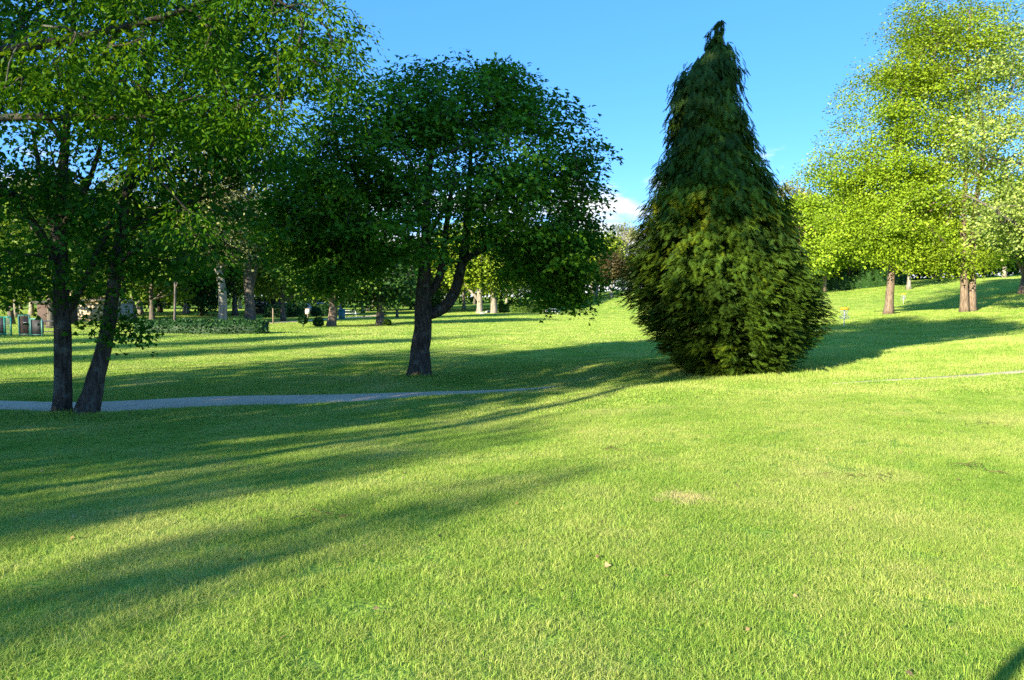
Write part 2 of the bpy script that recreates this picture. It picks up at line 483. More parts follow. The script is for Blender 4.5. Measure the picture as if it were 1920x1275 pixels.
# ---- the path: asphalt on the left, thinning to a trodden line past the conifer
def asphalt():
    m, nt, N, L, out = new_mat('path_asphalt')
    p = N.new('ShaderNodeBsdfPrincipled'); p.inputs['Roughness'].default_value = 0.9
    g = N.new('ShaderNodeNewGeometry')
    n = N.new('ShaderNodeTexNoise'); n.inputs['Scale'].default_value = 1.7; n.inputs['Detail'].default_value = 8; n.inputs['Roughness'].default_value = 0.7
    L.new(g.outputs['Position'], n.inputs['Vector'])
    r = ramp(N, [(0.3, (0.54, 0.39, 0.25)), (0.5, (0.70, 0.52, 0.34)), (0.7, (0.80, 0.59, 0.37))])
    L.new(n.outputs['Fac'], r.inputs[0])
    sx = N.new('ShaderNodeSeparateXYZ'); L.new(g.outputs['Position'], sx.inputs[0])
    mr = N.new('ShaderNodeMapRange'); mr.inputs['From Min'].default_value = -3.4; mr.inputs['From Max'].default_value = -0.6
    L.new(sx.outputs['X'], mr.inputs['Value'])
    mx = N.new('ShaderNodeMix'); mx.data_type = 'RGBA'; mx.inputs['B'].default_value = (0.62, 0.48, 0.30, 1)
    L.new(mr.outputs[0], mx.inputs['Factor']); L.new(r.outputs[0], mx.inputs['A'])
    L.new(mx.outputs['Result'], p.inputs['Base Color'])
    b = N.new('ShaderNodeBump'); b.inputs['Strength'].default_value = 0.5; b.inputs['Distance'].default_value = 0.01
    n2 = N.new('ShaderNodeTexNoise'); n2.inputs['Scale'].default_value = 60
    L.new(g.outputs['Position'], n2.inputs['Vector']); L.new(n2.outputs['Fac'], b.inputs['Height']); L.new(b.outputs[0], p.inputs['Normal'])
    L.new(p.outputs[0], out.inputs[0])
    return m
M['path'] = asphalt()
M['dirt'] = plain('trodden_earth', (0.50, 0.43, 0.24), 0.95, var=0.3, scale=3)

def smooth_poly(pts, n):
    pts = np.asarray(pts, float)
    d = np.r_[0, np.cumsum(np.linalg.norm(np.diff(pts[:, :2], axis=0), axis=1))]
    t = np.linspace(0, d[-1], n)
    out_ = np.stack([np.interp(t, d, pts[:, k]) for k in range(pts.shape[1])], -1)
    k = max(3, n // (len(pts) * 2)) | 1
    pad = np.pad(out_, ((k, k), (0, 0)), mode='reflect', reflect_type='odd')
    ker = np.hanning(2 * k + 1); ker /= ker.sum()
    return np.stack([np.convolve(pad[:, c], ker, 'valid') for c in range(pts.shape[1])], -1)

def strip(name, pts, mat, lift, n=160, cross=9, jag=0.05):
    s = smooth_poly(pts, n)                        # x, y, half width
    t = unit(np.gradient(s[:, :2], axis=0)); nrm = np.c_[-t[:, 1], t[:, 0]]
    u = np.linspace(-1, 1, cross)
    jg = np.stack([np.interp(np.arange(n), np.arange(0, n + 2, 3), rng.normal(0, jag, len(np.arange(0, n + 2, 3)))) for _ in range(2)], -1)
    w = s[:, 2:3] * u[None] + np.where(u[None] < -.99, jg[:, :1], 0) + np.where(u[None] > .99, jg[:, 1:], 0)
    xy = s[:, None, :2] + w[..., None] * nrm[:, None, :]
    z = ground_z(xy[..., 0], xy[..., 1]) + lift
    z[:, 0] -= lift + .02; z[:, -1] -= lift + .02
    v = np.concatenate([xy, z[..., None]], -1).reshape(-1, 3)
    i = (np.arange(n - 1)[:, None] * cross + np.arange(cross - 1)[None]).ravel()
    q = np.stack([i, i + cross, i + cross + 1, i + 1], -1)
    o = link(name, mesh_np(name, v, None, q[:, ::-1], [mat], smooth=True)); tag(o, kind='structure')
    return s
pa = [(-40., 13.6, .65), (-24, 14.2, .62)] + [(*at(px, py, Y)[:2], w) for px, py, Y, w in [(-200,760,14.6,.62), (0,760,14.75,.6), (200,757,15.1,.72), (400,754,15.3,.85), (660,749,15.8,.62), (820,741,16.5,.32), (940,733,17.1,.14), (1040,727,17.6,.05)]]
path_c = strip('path', pa, M['path'], 0.03)
tr_ = [(*at(px, py, Y)[:2], w) for px, py, Y, w in [(1560,720,15.2,.05), (1640,717.5,15.3,.17), (1740,711,15.45,.20), (1840,703,15.6,.20), (1940,696,15.75,.18), (2100,687,16,.18)]] + [(24, 17.5, .18)]
trail_c = strip('trail', tr_, M['dirt'], 0.02, n=120, cross=5, jag=0.06)

# ------------------------------------------------------------------ grass: mown blades, uncountable
DRY = tuple(on_ground(1288, 6.05)) 
M['blade'] = grass_mat()
def tuft(name, n, rad, h, w, spread):
    a = rng.uniform(0, 2*math.pi, n); r = rad * np.sqrt(rng.uniform(0, 1, n))
    base = np.c_[r * np.cos(a), r * np.sin(a), np.full(n, -0.012)]
    az = rng.uniform(0, 2*math.pi, n); hh = h * rng.uniform(0.55, 1.2, n); lean = np.abs(rng.normal(0, spread, n)) + 0.1
    d = np.c_[np.cos(az), np.sin(az), np.zeros(n)]
    fa = az + rng.normal(0, 0.9, n) + math.pi / 2; side = np.c_[np.cos(fa), np.sin(fa), np.zeros(n)] * (w * rng.uniform(.6, 1.25, n) / 2)[:, None]
    up = np.array([0, 0, 1.0])
    mid = base + (d * (lean * 0.35)[:, None] + up) * (hh * .55)[:, None]
    tip = base + (d * lean[:, None] * 1.15 + up * (1 - 0.25 * np.minimum(lean, 1.4))[:, None]) * hh[:, None]
    v = np.stack([base - side, base + side, mid + side * .8, mid - side * .8, tip], 1).reshape(-1, 3)
    k = np.arange(n)[:, None] * 5
    q = k + np.array([[0, 1, 2, 3]]); t = k + np.array([[3, 2, 4]])
    tint = np.repeat(rng.uniform(0, 1, n), 5)
    return bpy.data.objects.new(name, mesh_np(name, v, t, q, [M['blade']], tint=tint))
tufts = bpy.data.collections.new('grass_tufts')
for i in range(5): tufts.objects.link(tuft('tuft_a', 120, 0.10, 0.048, 0.0036, 0.75))
for i in range(4): tufts.objects.link(tuft('tuft_b', 84, 0.24, 0.052, 0.010, 0.85))
for i in range(4): tufts.objects.link(tuft('tuft_c', 110, 0.75, 0.062, 0.028, 0.85))
names = [o.name for o in tufts.objects]
order = sorted(range(len(names)), key=lambda i: names[i])          # collection info sorts by name
def scatter(y0, y1, dens, lo, hi, hmul=1.0):
    half0, half1 = 0.80 * y1 + 2.2, 0
    area = (y1 - y0) * 2 * half0
    n = int(area * dens)
    x = rng.uniform(-half0, half0, n); y = rng.uniform(y0, y1, n)
    k = np.abs(x) < 0.80 * y + 2.2
    return x[k], y[k], rng.integers(lo, hi, k.sum()), np.full(k.sum(), hmul)
parts_ = [scatter(1.2, 7, 190, 0, 5), scatter(7, 13, 120, 0, 5), scatter(13, 20, 62, 5, 9, 1.0), scatter(20, 34, 26, 5, 9, 1.15), scatter(34, 62, 5, 9, 13, 1.0), scatter(62, 140, 2.4, 9, 13, 1.25)]
sx_, sy_, si_, sh_ = [np.concatenate([p[k] for p in parts_]) for k in range(4)]
def dist_to(s, x, y):
    out_ = np.full(len(x), 9.0)
    near = (y > 12) & (y < 20)
    idx = np.where(near)[0]
    if len(idx):
        d = np.hypot(x[idx, None] - s[None, ::2, 0], y[idx, None] - s[None, ::2, 1])
        j = d.argmin(1); out_[idx] = d[np.arange(len(idx)), j] - s[::2, 2][j]
    return out_
keep = (dist_to(path_c, sx_, sy_) > 0.16 + rng.normal(0, .05, len(sx_))) & (dist_to(trail_c, sx_, sy_) > 0.13 + rng.normal(0, .14, len(sx_)))
sx_, sy_, si_, sh_ = sx_[keep], sy_[keep], si_[keep], sh_[keep]
sz_ = ground_z(sx_, sy_)
# longer unmown fringe on the bank by the conifer and round the trunks
scl = rng.uniform(.8, 1.2, len(sx_)) * sh_
cl_ = np.sin(sx_ * 5.3 + 2 * np.sin(sy_ * 3.1)) * np.sin(sy_ * 4.7 + 2 * np.sin(sx_ * 2.3))
scl = .92 * scl * (1 + .22 * cl_) * np.where(rng.uniform(0, 1, len(sx_)) < .025, 1.6, 1.0)
def longer(cx, cy, rx, ry, k):
    global scl
    d = ((sx_ - cx) / rx) ** 2 + ((sy_ - cy) / ry) ** 2
    scl = scl * (1 + (k - 1) * np.exp(-d))
b1 = at(1560, 690, 17.6); longer(b1[0], 18.0, 3.4, 1.5, 2.4)
b2 = at(1800, 655, 21.5); longer(b2[0], 21.5, 4.5, 2.2, 2.4)
b3 = at(165, 775, 13.9); longer(b3[0] + .1, 13.7, .45, .35, 3.4)
b4 = at(1370, 700, 17); longer(b4[0], 16.6, 3.0, .8, 1.8)
b6 = at(787, 700, 20.6); longer(b6[0], 20.6, .6, .45, 3.2)
b7 = at(118, 775, 13.9); longer(b7[0], 13.8, .35, .3, 2.8)
b5 = at(950, 740, 16.5); longer(b5[0], 16.0, 2.5, .5, 1.8)
gm = bpy.data.meshes.new('grass')
gm.vertices.add(len(sx_)); gm.vertices.foreach_set('co', np.c_[sx_, sy_, sz_].astype(np.float32).ravel())
a_ = gm.attributes.new('idx', 'INT', 'POINT'); a_.data.foreach_set('value', si_.astype(np.int32))
a_ = gm.attributes.new('scl', 'FLOAT', 'POINT'); a_.data.foreach_set('value', scl.astype(np.float32))
a_ = gm.attributes.new('rot', 'FLOAT', 'POINT'); a_.data.foreach_set('value', rng.uniform(0, 6.283, len(sx_)).astype(np.float32))
grass = link('grass', gm); tag(grass, 'short mown green lawn grass across the park', 'grass', kind='stuff')
ng = bpy.data.node_groups.new('grass_scatter', 'GeometryNodeTree')
ng.interface.new_socket('Geometry', in_out='INPUT', socket_type='NodeSocketGeometry')
ng.interface.new_socket('Geometry', in_out='OUTPUT', socket_type='NodeSocketGeometry')
gi = ng.nodes.new('NodeGroupInput'); go = ng.nodes.new('NodeGroupOutput')
iop = ng.nodes.new('GeometryNodeInstanceOnPoints')
ci = ng.nodes.new('GeometryNodeCollectionInfo'); ci.inputs['Collection'].default_value = tufts
ci.inputs['Separate Children'].default_value = True; ci.inputs['Reset Children'].default_value = True
def named(n, t):
    q = ng.nodes.new('GeometryNodeInputNamedAttribute'); q.data_type = t; q.inputs['Name'].default_value = n
    return q.outputs['Attribute']
iop.inputs['Pick Instance'].default_value = True
cx = ng.nodes.new('ShaderNodeCombineXYZ')
ng.links.new(named('rot', 'FLOAT'), cx.inputs['Z'])
ng.links.new(gi.outputs[0], iop.inputs['Points']); ng.links.new(ci.outputs[0], iop.inputs['Instance'])
ng.links.new(named('idx', 'INT'), iop.inputs['Instance Index'])
ng.links.new(cx.outputs[0], iop.inputs['Rotation'])
cs_ = ng.nodes.new('ShaderNodeCombineXYZ')
for k in ('X', 'Y'): cs_.inputs[k].default_value = 1.0
ng.links.new(named('scl', 'FLOAT'), cs_.inputs['Z'])
ng.links.new(cs_.outputs[0], iop.inputs['Scale'])
ng.links.new(iop.outputs[0], go.inputs[0])
grass.modifiers.new('scatter', 'NODES').node_group = ng
gm.materials.append(M['blade'])

# ------------------------------------------------------------------ trees
LEAF_LOBED = (np.array([[0,0,0],[.22,.50,-.10],[.55,.20,0],[1,0,-.12],[.55,-.20,0],[.22,-.50,-.10]]), np.array([[0,2,1],[0,3,2],[0,4,3],[0,5,4]]))
LEAF_LANCE = (np.array([[0,0,0],[.45,.19,-.06],[1,0,-.10],[.45,-.19,-.06]]), np.array([[0,2,1],[0,3,2]]))
LEAF_BROAD = (np.array([[0,0,0],[.5,.40,-.10],[1,0,-.05],[.5,-.40,-.10]]), np.array([[0,2,1],[0,3,2]]))

def leaves_mesh(pos, axis, nrm, size, tint, tmpl):
    tv, tt = tmpl
    a = unit(axis); n = unit(nrm - (nrm * a).sum(-1, keepdims=True) * a); b = np.cross(n, a)
    s = size[:, None, None]
    v = pos[:, None] + s * (tv[None, :, :1] * a[:, None] + tv[None, :, 1:2] * b[:, None] + tv[None, :, 2:] * n[:, None])
    t = (np.arange(len(pos))[:, None, None] * len(tv) + tt[None]).reshape(-1, 3)
    return v.reshape(-1, 3), t, np.repeat(tint, len(tv))

def sample_ellipsoids(ells, rg):
    out_ = []
    for (cx, cy, cz, rx, ry, rz, n) in ells:
        d = unit(rg.normal(size=(n, 3)))
        u = rg.uniform(0, 1, n)
        r = np.where(u < 0.72, rg.uniform(0.78, 1.0, n), rg.uniform(0.30, 0.78, n))
        # lumpy outline
        lump = 1 + 0.09 * np.sin(d[:, 0] * 5.1 + cx) * np.sin(d[:, 1] * 4.3 + 1 + cy) + 0.07 * np.sin(d[:, 2] * 7 + d[:, 0] * 6)
        out_.append(np.array([cx, cy, cz]) + d * (r * lump)[:, None] * np.array([rx, ry, rz]))
    return np.concatenate(out_)

def resample(pts, step):
    pts = np.asarray(pts, float)
    d = np.r_[0, np.cumsum(np.linalg.norm(np.diff(pts, axis=0), axis=1))]
    n = max(4, int(d[-1] / step) + 1)
    t = np.linspace(0, d[-1], n)
    o = np.stack([np.interp(t, d, pts[:, k]) for k in range(pts.shape[1])], -1)
    for _ in range(3):
        o[1:-1] = 0.25 * o[:-2] + 0.5 * o[1:-1] + 0.25 * o[2:]
    return o

def make_tree(name, label, base, limbs, ells, leaf, leaf_m, bark_m, leaf_size, per, spray, seed=0, cull=None, group=None, cat='tree',
              droop=0.25, tip_r=0.006, link_it=True, upbias=0.6, sides=12, step=0.28, twig_sides=4):
    """limbs: list of (points with radius, is_trunk) in local coordinates; crown: sprays of leaves on grown twigs"""
    rg = np.random.default_rng(seed)
    root = empty(name, base, label, cat, group)
    nodes, ndir, nrad = [], [], []
    for k, (pts, is_trunk) in enumerate(limbs):
        p = resample(pts, step)
        j = rg.normal(0, 1, (len(p), 3)) * p[:, 3:4] * 0.04; j[0] = 0
        p[:, :3] += j
        m = len(p)
        # bark ridges and swellings
        ang = np.linspace(0, 2*math.pi, sides, endpoint=False)
        wob = 1 + 0.05 * np.sin(ang[None] * 3 + rg.uniform(0, 6) + np.linspace(0, 3, m)[:, None]) + rg.normal(0, 0.025, (m, sides))
        rad = p[:, 3].copy()
        if is_trunk:
            zrel = p[:, 2] - p[0, 2]
            rad = rad * (1 + 0.42 * np.exp(-zrel / (1.0 * rad[0])))
            wob = wob + 0.10 * np.exp(-zrel / (2.5 * rad[0]))[:, None] * np.sin(ang * 5 + rg.uniform(0, 6))[None]
        v, q, t = tube_arrays(p[:, :3], rad, sides, True, wob)
        link('trunk' if is_trunk else 'limb', mesh_np('trunk' if is_trunk else 'limb', v, t, q, [bark_m], smooth=True), root)
        dd = unit(np.gradient(p[:, :3], axis=0))
        s0 = int(m * (0.35 if is_trunk else 0.2))
        nodes += list(p[s0:, :3]); ndir += list(dd[s0:]); nrad += list(p[s0:, 3])
    att = sample_ellipsoids(ells, rg)
    if cull is not None: att = att[cull(att)]
    nodes = np.array(nodes); ndir = np.array(ndir); nrad = np.array(nrad)
    dmin = np.array([np.min(((nodes - a) ** 2).sum(1)) for a in att])
    att = att[np.argsort(dmin)]
    cap = len(nodes) + len(att) * 8
    NP = np.zeros((cap, 3)); ND = np.zeros((cap, 3)); NP[:len(nodes)] = nodes; ND[:len(nodes)] = ndir
    parent = np.full(cap, -1); tips = np.zeros(cap); n0 = cnt = len(nodes)
    paths = []
    for a in att:
        d = ((NP[:cnt] - a) ** 2).sum(1)
        i = int(d.argmin()); L_ = math.sqrt(d[i])
        m = int(np.clip(L_ / 0.45, 2, 6))
        p0 = NP[i]; c = p0 + ND[i] * L_ * 0.35 + np.array([0, 0, 0.08 * L_])
        ts = np.linspace(0, 1, m + 1)[1:, None]
        q = (1-ts)**2 * p0 + 2*ts*(1-ts) * c + ts**2 * a + rg.normal(0, 0.03 * L_, (m, 3)) * (1 - ts)
        par = i; idxs = [i]
        for r_ in q:
            NP[cnt] = r_; ND[cnt] = unit(r_ - NP[par]); parent[cnt] = par; par = cnt; idxs.append(cnt); cnt += 1
        paths.append(idxs)
    tips[[p[-1] for p in paths]] = 1
    for i in range(cnt - 1, n0 - 1, -1):
        if parent[i] >= 0: tips[parent[i]] += tips[i]
    NR = tip_r * np.maximum(tips, 1) ** 0.48
    NR[:n0] = nrad * 0.6
    V, Q, T, nv = [], [], [], 0
    for idxs in paths:
        rad = NR[idxs].copy(); rad[0] = min(rad[0], rad[1] * 1.25)
        v, q, t = tube_arrays(NP[idxs], rad, twig_sides, False)
        V.append(v); Q.append(q + nv); nv += len(v)
    twv = np.concatenate(V); twq = np.concatenate(Q)
    # sprays of leaves round every twig end
    ctr = np.mean(att, 0)
    tipn = np.array([p[-1] for p in paths]); tp = NP[tipn]; td = ND[tipn]
    out_d = unit(tp - ctr)
    n = len(tp) * per
    rep = np.repeat(np.arange(len(tp)), per)
    off = np.clip(rg.normal(0, 1, (n, 3)), -1.9, 1.9) * np.array([spray[0], spray[0], spray[1]])
    off[:, 2] -= droop * (off[:, 0] ** 2 + off[:, 1] ** 2) / max(spray[0], 1e-3)
    pos = tp[rep] + off
    axis = unit(off * np.array([1, 1, .5]) + 0.25 * td[rep] * spray[0] + rg.normal(0, .5 * spray[0], (n, 3)) + np.array([0, 0, -droop * spray[0]]))
    nrm = unit(np.array([0, 0, upbias]) + 0.45 * out_d[rep] + rg.normal(0, 0.42, (n, 3)))
    ct = rg.normal(0.45, 0.19, len(tp))
    tint = np.clip(ct[rep] + rg.normal(0, 0.16, n), 0, 1)
    size = leaf_size * rg.uniform(0.6, 1.25, n)
    lv, lt, ltint = leaves_mesh(pos, axis, nrm, size, tint, leaf)
    v = np.concatenate([lv, twv]); q = twq + len(lv)
    tn = np.concatenate([ltint, np.zeros(len(twv))])
    mi = np.concatenate([np.zeros(len(lt), int), np.ones(len(q), int)])
    cr_ = link('crown', mesh_np('crown', v, lt, q, [leaf_m, bark_m], mi, tn), root)
    cr_['kind'] = 'stuff'
    return root

def rel(base, lst):
    """(px, py, dY, radius) seen at the base's depth -> local points with radius"""
    out_ = []
    for px, py, dY, r in lst:
        p = at(px, py, base[1] + dY) - base
        out_.append((p[0], p[1], p[2], r))
    return np.array(out_)

# ---- round maple in the middle
mb = on_ground(787, 20.8)
mb[2] -= .04
tr1 = rel(mb, [(786,712,0,.30),(788,660,0,.27),(794,610,0,.25),(796,575,0,.25),(795,540,0,.21),(797,500,-.1,.17),(800,440,-.2,.14),(800,360,-.3,.10),(810,270,-.2,.07),(815,190,0,.03)])
l1 = rel(mb, [(798,592,0,.15),(830,585,.1,.17),(852,560,.2,.16),(862,520,.4,.145),(872,470,.5,.13),(876,410,.6,.10),(880,330,.6,.07),(885,240,.5,.035)])
l2 = rel(mb, [(797,560,.1,.10),(815,545,.3,.13),(828,525,.4,.12),(830,490,.5,.11),(838,420,.9,.08),(850,330,1.4,.05)])
l3 = rel(mb, [(868,490,.4,.10),(895,470,.3,.09),(930,455,.1,.08),(975,440,-.3,.06),(1040,420,-.8,.035)])
l4 = rel(mb, [(799,470,-.1,.11),(760,440,-.4,.09),(700,420,-.9,.07),(630,400,-1.3,.04)])
l5 = rel(mb, [(800,420,-.2,.09),(770,370,.8,.07),(720,310,1.8,.05),(680,260,2.4,.03)])
l6 = rel(mb, [(877,400,.6,.08),(920,350,1.0,.06),(980,290,1.5,.04),(1020,240,1.9,.025)])
l7 = rel(mb, [(800,450,-.2,.09),(815,420,-1.0,.07),(840,380,-2.0,.05),(860,330,-2.8,.03)])
l8 = rel(mb, [(930,455,.1,.06),(985,478,.1,.05),(1040,510,0,.04),(1075,545,0,.02)])
def cull_maple(a):
    r = np.hypot(a[:, 0] - .3, a[:, 1])
    lowlim = np.where(r < 1.5, 3.45, np.where(r < 2.6, 2.95, 1.80))
    gap = (np.abs(a[:, 0] - 1.75) < .9) & (np.abs(a[:, 2] - 3.7) < .8) & (a[:, 1] < 1.5)
    hole = np.sin(a[:, 0] * 2.9 + 1) + np.sin(a[:, 1] * 2.3 + 2) + np.sin(a[:, 2] * 3.6 + .5) < -1.45
    return (a[:, 2] > lowlim) & ~hole & ~(gap & (np.random.default_rng(3).uniform(0, 1, len(a)) < .65))
def e_px(base, px, py, dY, rx, ry, rz, n):
    p = at(px, py, base[1] + dY) - base
    return (p[0], p[1], p[2], rx, ry, rz, n)
make_tree('maple_tree', 'round dark green maple with forked trunk standing beyond the path', mb,
          [(tr1, True), (l1, False), (l2, False), (l3, False), (l4, False), (l5, False), (l6, False), (l7, False), (l8, False)],
          [e_px(mb, 832, 330, 0, 4.35, 4.1, 3.0, 560), e_px(mb, 640, 340, 0, 2.0, 2.4, 1.7, 120), e_px(mb, 545, 400, -.2, .9, 1.4, .8, 34), e_px(mb, 1000, 400, 0, 2.0, 2.4, 1.7, 130), e_px(mb, 1040, 490, -.2, 1.3, 1.6, .95, 75), e_px(mb, 1065, 548, 0, .42, .6, .35, 16),
           e_px(mb, 600, 440, -.3, 1.35, 1.8, 1.1, 90), e_px(mb, 640, 500, -.6, 1.3, 1.5, .65, 60), e_px(mb, 850, 195, 0, 2.6, 2.4, 1.05, 150), e_px(mb, 930, 140, 0, .4, .5, .4, 8)],
          LEAF_LOBED, M['leaf_maple'], M['bark_dark'], 0.125, 82, (.31, .10), seed=11, upbias=.85, cull=cull_maple)

# ---- twin-stemmed tree on the left by the path
tb = on_ground(140, 14.0); tb[2] -= .04
t1 = rel(tb, [(119,790,0,.165),(118,740,0,.155),(119,690,0,.15),(119,620,0,.145),(117,560,0,.14),(113,500,.1,.125),(112,440,.2,.115),(116,360,.3,.10),(122,270,.4,.08),(130,150,.5,.06),(140,0,.6,.04),(150,-150,.6,.02)])
t2 = rel(tb, [(158,788,-.1,.19),(170,740,-.1,.185),(184,690,0,.15),(198,640,.1,.13),(208,580,.1,.12),(214,520,.2,.115),(224,440,.3,.10),(240,350,.4,.085),(262,230,.6,.065),(285,90,.7,.045),(300,-60,.8,.02)])
ls = [[(119,600,0,.08),(140,560,.1,.075),(165,520,.2,.065),(192,450,.4,.055),(225,380,.8,.04),(270,300,1.3,.02)],
      [(113,500,.1,.08),(90,460,-.2,.07),(55,400,-.6,.055),(10,350,-1.0,.045),(-60,290,-1.4,.025)],
      [(112,470,.1,.07),(98,420,.3,.06),(80,350,.7,.05),(60,240,1.2,.03)],
      [(113,430,.2,.06),(150,380,-.3,.05),(180,310,-.8,.04),(200,220,-1.3,.02)],
      [(225,440,.3,.06),(290,400,.5,.05),(370,375,.7,.035),(440,350,.8,.02)],
      [(240,350,.4,.06),(310,300,.2,.05),(400,250,0,.035),(500,200,-.2,.02)],
      [(216,500,.2,.06),(260,460,-.3,.045),(330,440,-.8,.03),(390,440,-1.0,.015)],
      [(262,230,.6,.05),(340,150,.8,.04),(440,80,1.0,.025),(540,40,1.1,.012)],
      [(122,270,.4,.06),(60,180,.2,.045),(-20,90,0,.03),(-100,20,0,.015)]]
make_tree('twin_stem_tree', 'dark tree with two bare leaning stems beside the grey path', tb,
          [(t1, True), (t2, True)] + [(rel(tb, l), False) for l in ls],
          [e_px(tb, 160, 200, .2, 3.5, 3.4, 2.3, 380), e_px(tb, 180, 430, .3, 3.3, 3.0, 1.15, 120), e_px(tb, 60, 500, .2, 2.2, 2.2, .7, 46), e_px(tb, 290, 490, 0, .9, 1.0, .35, 9), e_px(tb, 190, -60, .4, 3.7, 3.4, 3.0, 420),
           e_px(tb, 470, 60, .5, 1.7, 2.0, 1.5, 120), e_px(tb, 440, 290, .5, 1.2, 1.4, .55, 36), e_px(tb, 225, 605, -.1, .35, .4, .35, 9)],
          LEAF_LOBED, M['leaf_twin'], M['bark_dark'], 0.10, 54, (.26, .08), seed=23, cull=lambda a: a[:, 2] > 1.15)

# ---- tree just outside the frame on the left whose branches reach into the picture
ab = np.array([-9.2, 7.6, gz(-9.2, 7.6) - .05])
def relA(lst):
    return np.array([(*(at(px, py, Y) - ab), r) for px, py, Y, r in lst])
ta = np.array([(0,0,0,.24),(.05,0,1.2,.20),(.1,0,2.6,.19),(.15,.05,4.2,.16),(.1,.1,6.0,.13),(0,.2,8.0,.09),(-.1,.2,10.,.04)])
la = [np.r_[[(.1,0,3.3,.09)], relA([(-120,120,7.8,.07),(20,92,8.0,.052),(150,72,8.1,.042),(250,45,8.2,.036),(350,25,8.3,.030),(400,-5,8.4,.024),(470,-50,8.5,.012)])],
      np.r_[[(.1,0,2.2,.075)], relA([(-150,240,8.0,.055),(0,216,8.2,.040),(110,218,8.3,.036),(240,222,8.4,.028),(350,213,8.4,.022),(440,207,8.5,.014),(520,180,8.6,.008)])],
      np.r_[[(.12,.05,3.8,.08)], relA([(-100,-60,7.6,.06),(100,-110,7.8,.05),(300,-90,8.2,.035),(480,-20,8.6,.022),(600,40,8.9,.010)])],
      np.array([(.1,.1,5.0,.08),(-1.2,.8,6.0,.06),(-2.4,1.2,7.0,.03)]),
      np.array([(.1,.1,5.2,.08),(.6,-1.2,6.2,.06),(1.0,-2.4,7.2,.03)]),
      np.array([(.1,.1,4.6,.08),(.9,1.2,6.0,.06),(1.8,2.2,7.4,.03)])]
def eA(px, py, Y, rx, ry, rz, n):
    p = at(px, py, Y) - ab
    return (p[0], p[1], p[2], rx, ry, rz, n)
make_tree('overhanging_tree', 'tree at the left edge with long low branches of yellow-green leaves reaching over the lawn', ab,
          [(ta, True)] + [(l, False) for l in la],
          [eA(160, 150, 8.2, 1.9, .8, .52, 42), eA(430, 30, 8.5, 1.4, .9, .58, 48), eA(320, 200, 8.4, 1.2, .6, .28, 28), eA(490, 195, 8.6, .50, .5, .26, 13),
           eA(600, 60, 8.9, .50, .5, .48, 16), eA(640, 150, 8.9, .25, .3, .3, 4), eA(80, 20, 8.0, 1.5, .8, .6, 32), eA(360, 405, 8.6, .28, .3, .10, 4), eA(250, 290, 8.4, .4, .3, .10, 4),
           (0, .4, 7.0, 3.4, 3.2, 3.4, 210)],
          LEAF_LANCE, M['leaf_near'], M['bark_dark'], 0.068, 120, (.16, .075), seed=5, droop=.5, upbias=.35)

# ---- weeping golden cypress
cb = on_ground(1365, 18.3); cb[2] -= .03
prof = np.array([(40,1336,1350),(70,1316,1358),(100,1306,1380),(130,1268,1386),(160,1246,1398),(200,1236,1402),(240,1240,1412),(280,1236,1425),(310,1224,1437),(340,1216,1452),
                 (380,1204,1474),(430,1198,1490),(480,1180,1506),(520,1172,1522),(560,1176,1538),(600,1192,1543),(625,1212,1538),(650,1236,1522),(675,1250,1496),(700,1285,1450)], float)
pz = np.array([at(1365, y, 18.3)[2] for y in prof[:, 0]]) - cb[2]
pl = np.array([at(x, 400, 18.3)[0] for x in prof[:, 1]]) - cb[0]
pr = np.array([at(x, 400, 18.3)[0] for x in prof[:, 2]]) - cb[0]
def prof_at(z):
    zz = pz[::-1]
    a, b = np.interp(z, zz, pl[::-1]), np.interp(z, zz, pr[::-1])
    return (a + b) / 2, (b - a) / 2
croot = empty('cypress_tree', cb, 'tall pointed evergreen with drooping golden-green sprays beside the path', 'tree')
rg = np.random.default_rng(31)
zt = np.linspace(0, pz[0] - .1, 30)
tp_ = np.c_[prof_at(zt)[0] * np.minimum(1, zt / 3), np.zeros(30), zt]
v, q, t = tube_arrays(tp_, np.linspace(.26, .02, 30), 10)
link('trunk', mesh_np('trunk', v, t, q, [M['bark_brown']], smooth=True), croot)
# frond: a flat fan of scale-leaf sprigs
fv, ft, ftint = [], [], []
def tri(a, b, c, ta_, tb_):
    k = len(fv); fv.extend([a, b, c]); ft.append((k, k+1, k+2)); ftint.extend([ta_, ta_, tb_])
for i, tt_ in enumerate(np.linspace(.10, .90, 5)):
    zc = -.28 * tt_ ** 2
    L_ = .62 * (1 - .55 * tt_) * (.55 if i == 0 else 1)
    for sgn in (-1, 1):
        b0 = (tt_ - .08, 0, zc); b1_ = (tt_ + .15, 0, zc - .02)
        tip_ = (tt_ + .62 * L_, sgn * L_ * .8, zc - .30 * L_)
        tri(b0, b1_, tip_, 0.0, .5 + .3 * tt_)
tri((.80, -.04, -.18), (.80, .04, -.18), (1.12, 0, -.40), .4, .9)
FV, FT, FTN = np.array(fv), np.array(ft), np.array(ftint)
nb = 2900
zc_ = np.linspace(.05, pz[0] - .02, 600)
wts_ = np.maximum(prof_at(zc_)[1], .14) ** 1.0
ncl = 520
cdf = np.cumsum(wts_) / wts_.sum()
zcl = np.interp((np.arange(ncl) + .5) / ncl, cdf, zc_) + rg.normal(0, .05, ncl); thcl = np.arange(ncl) * 2.39996 + rg.normal(0, .12, ncl)
cl = np.arange(nb) % ncl; clr = rg.normal(0, .055, ncl); clt = rg.normal(0, .10, ncl)
rcl = np.maximum(prof_at(zcl)[1], .12)
dz_, dt_ = rg.normal(0, .17, nb), rg.normal(0, .17, nb)
zb = np.clip(zcl[cl] + dz_, .04, pz[0] - .02)
th = thcl[cl] + dt_ / rcl[cl]
cxb, rb = prof_at(zb)
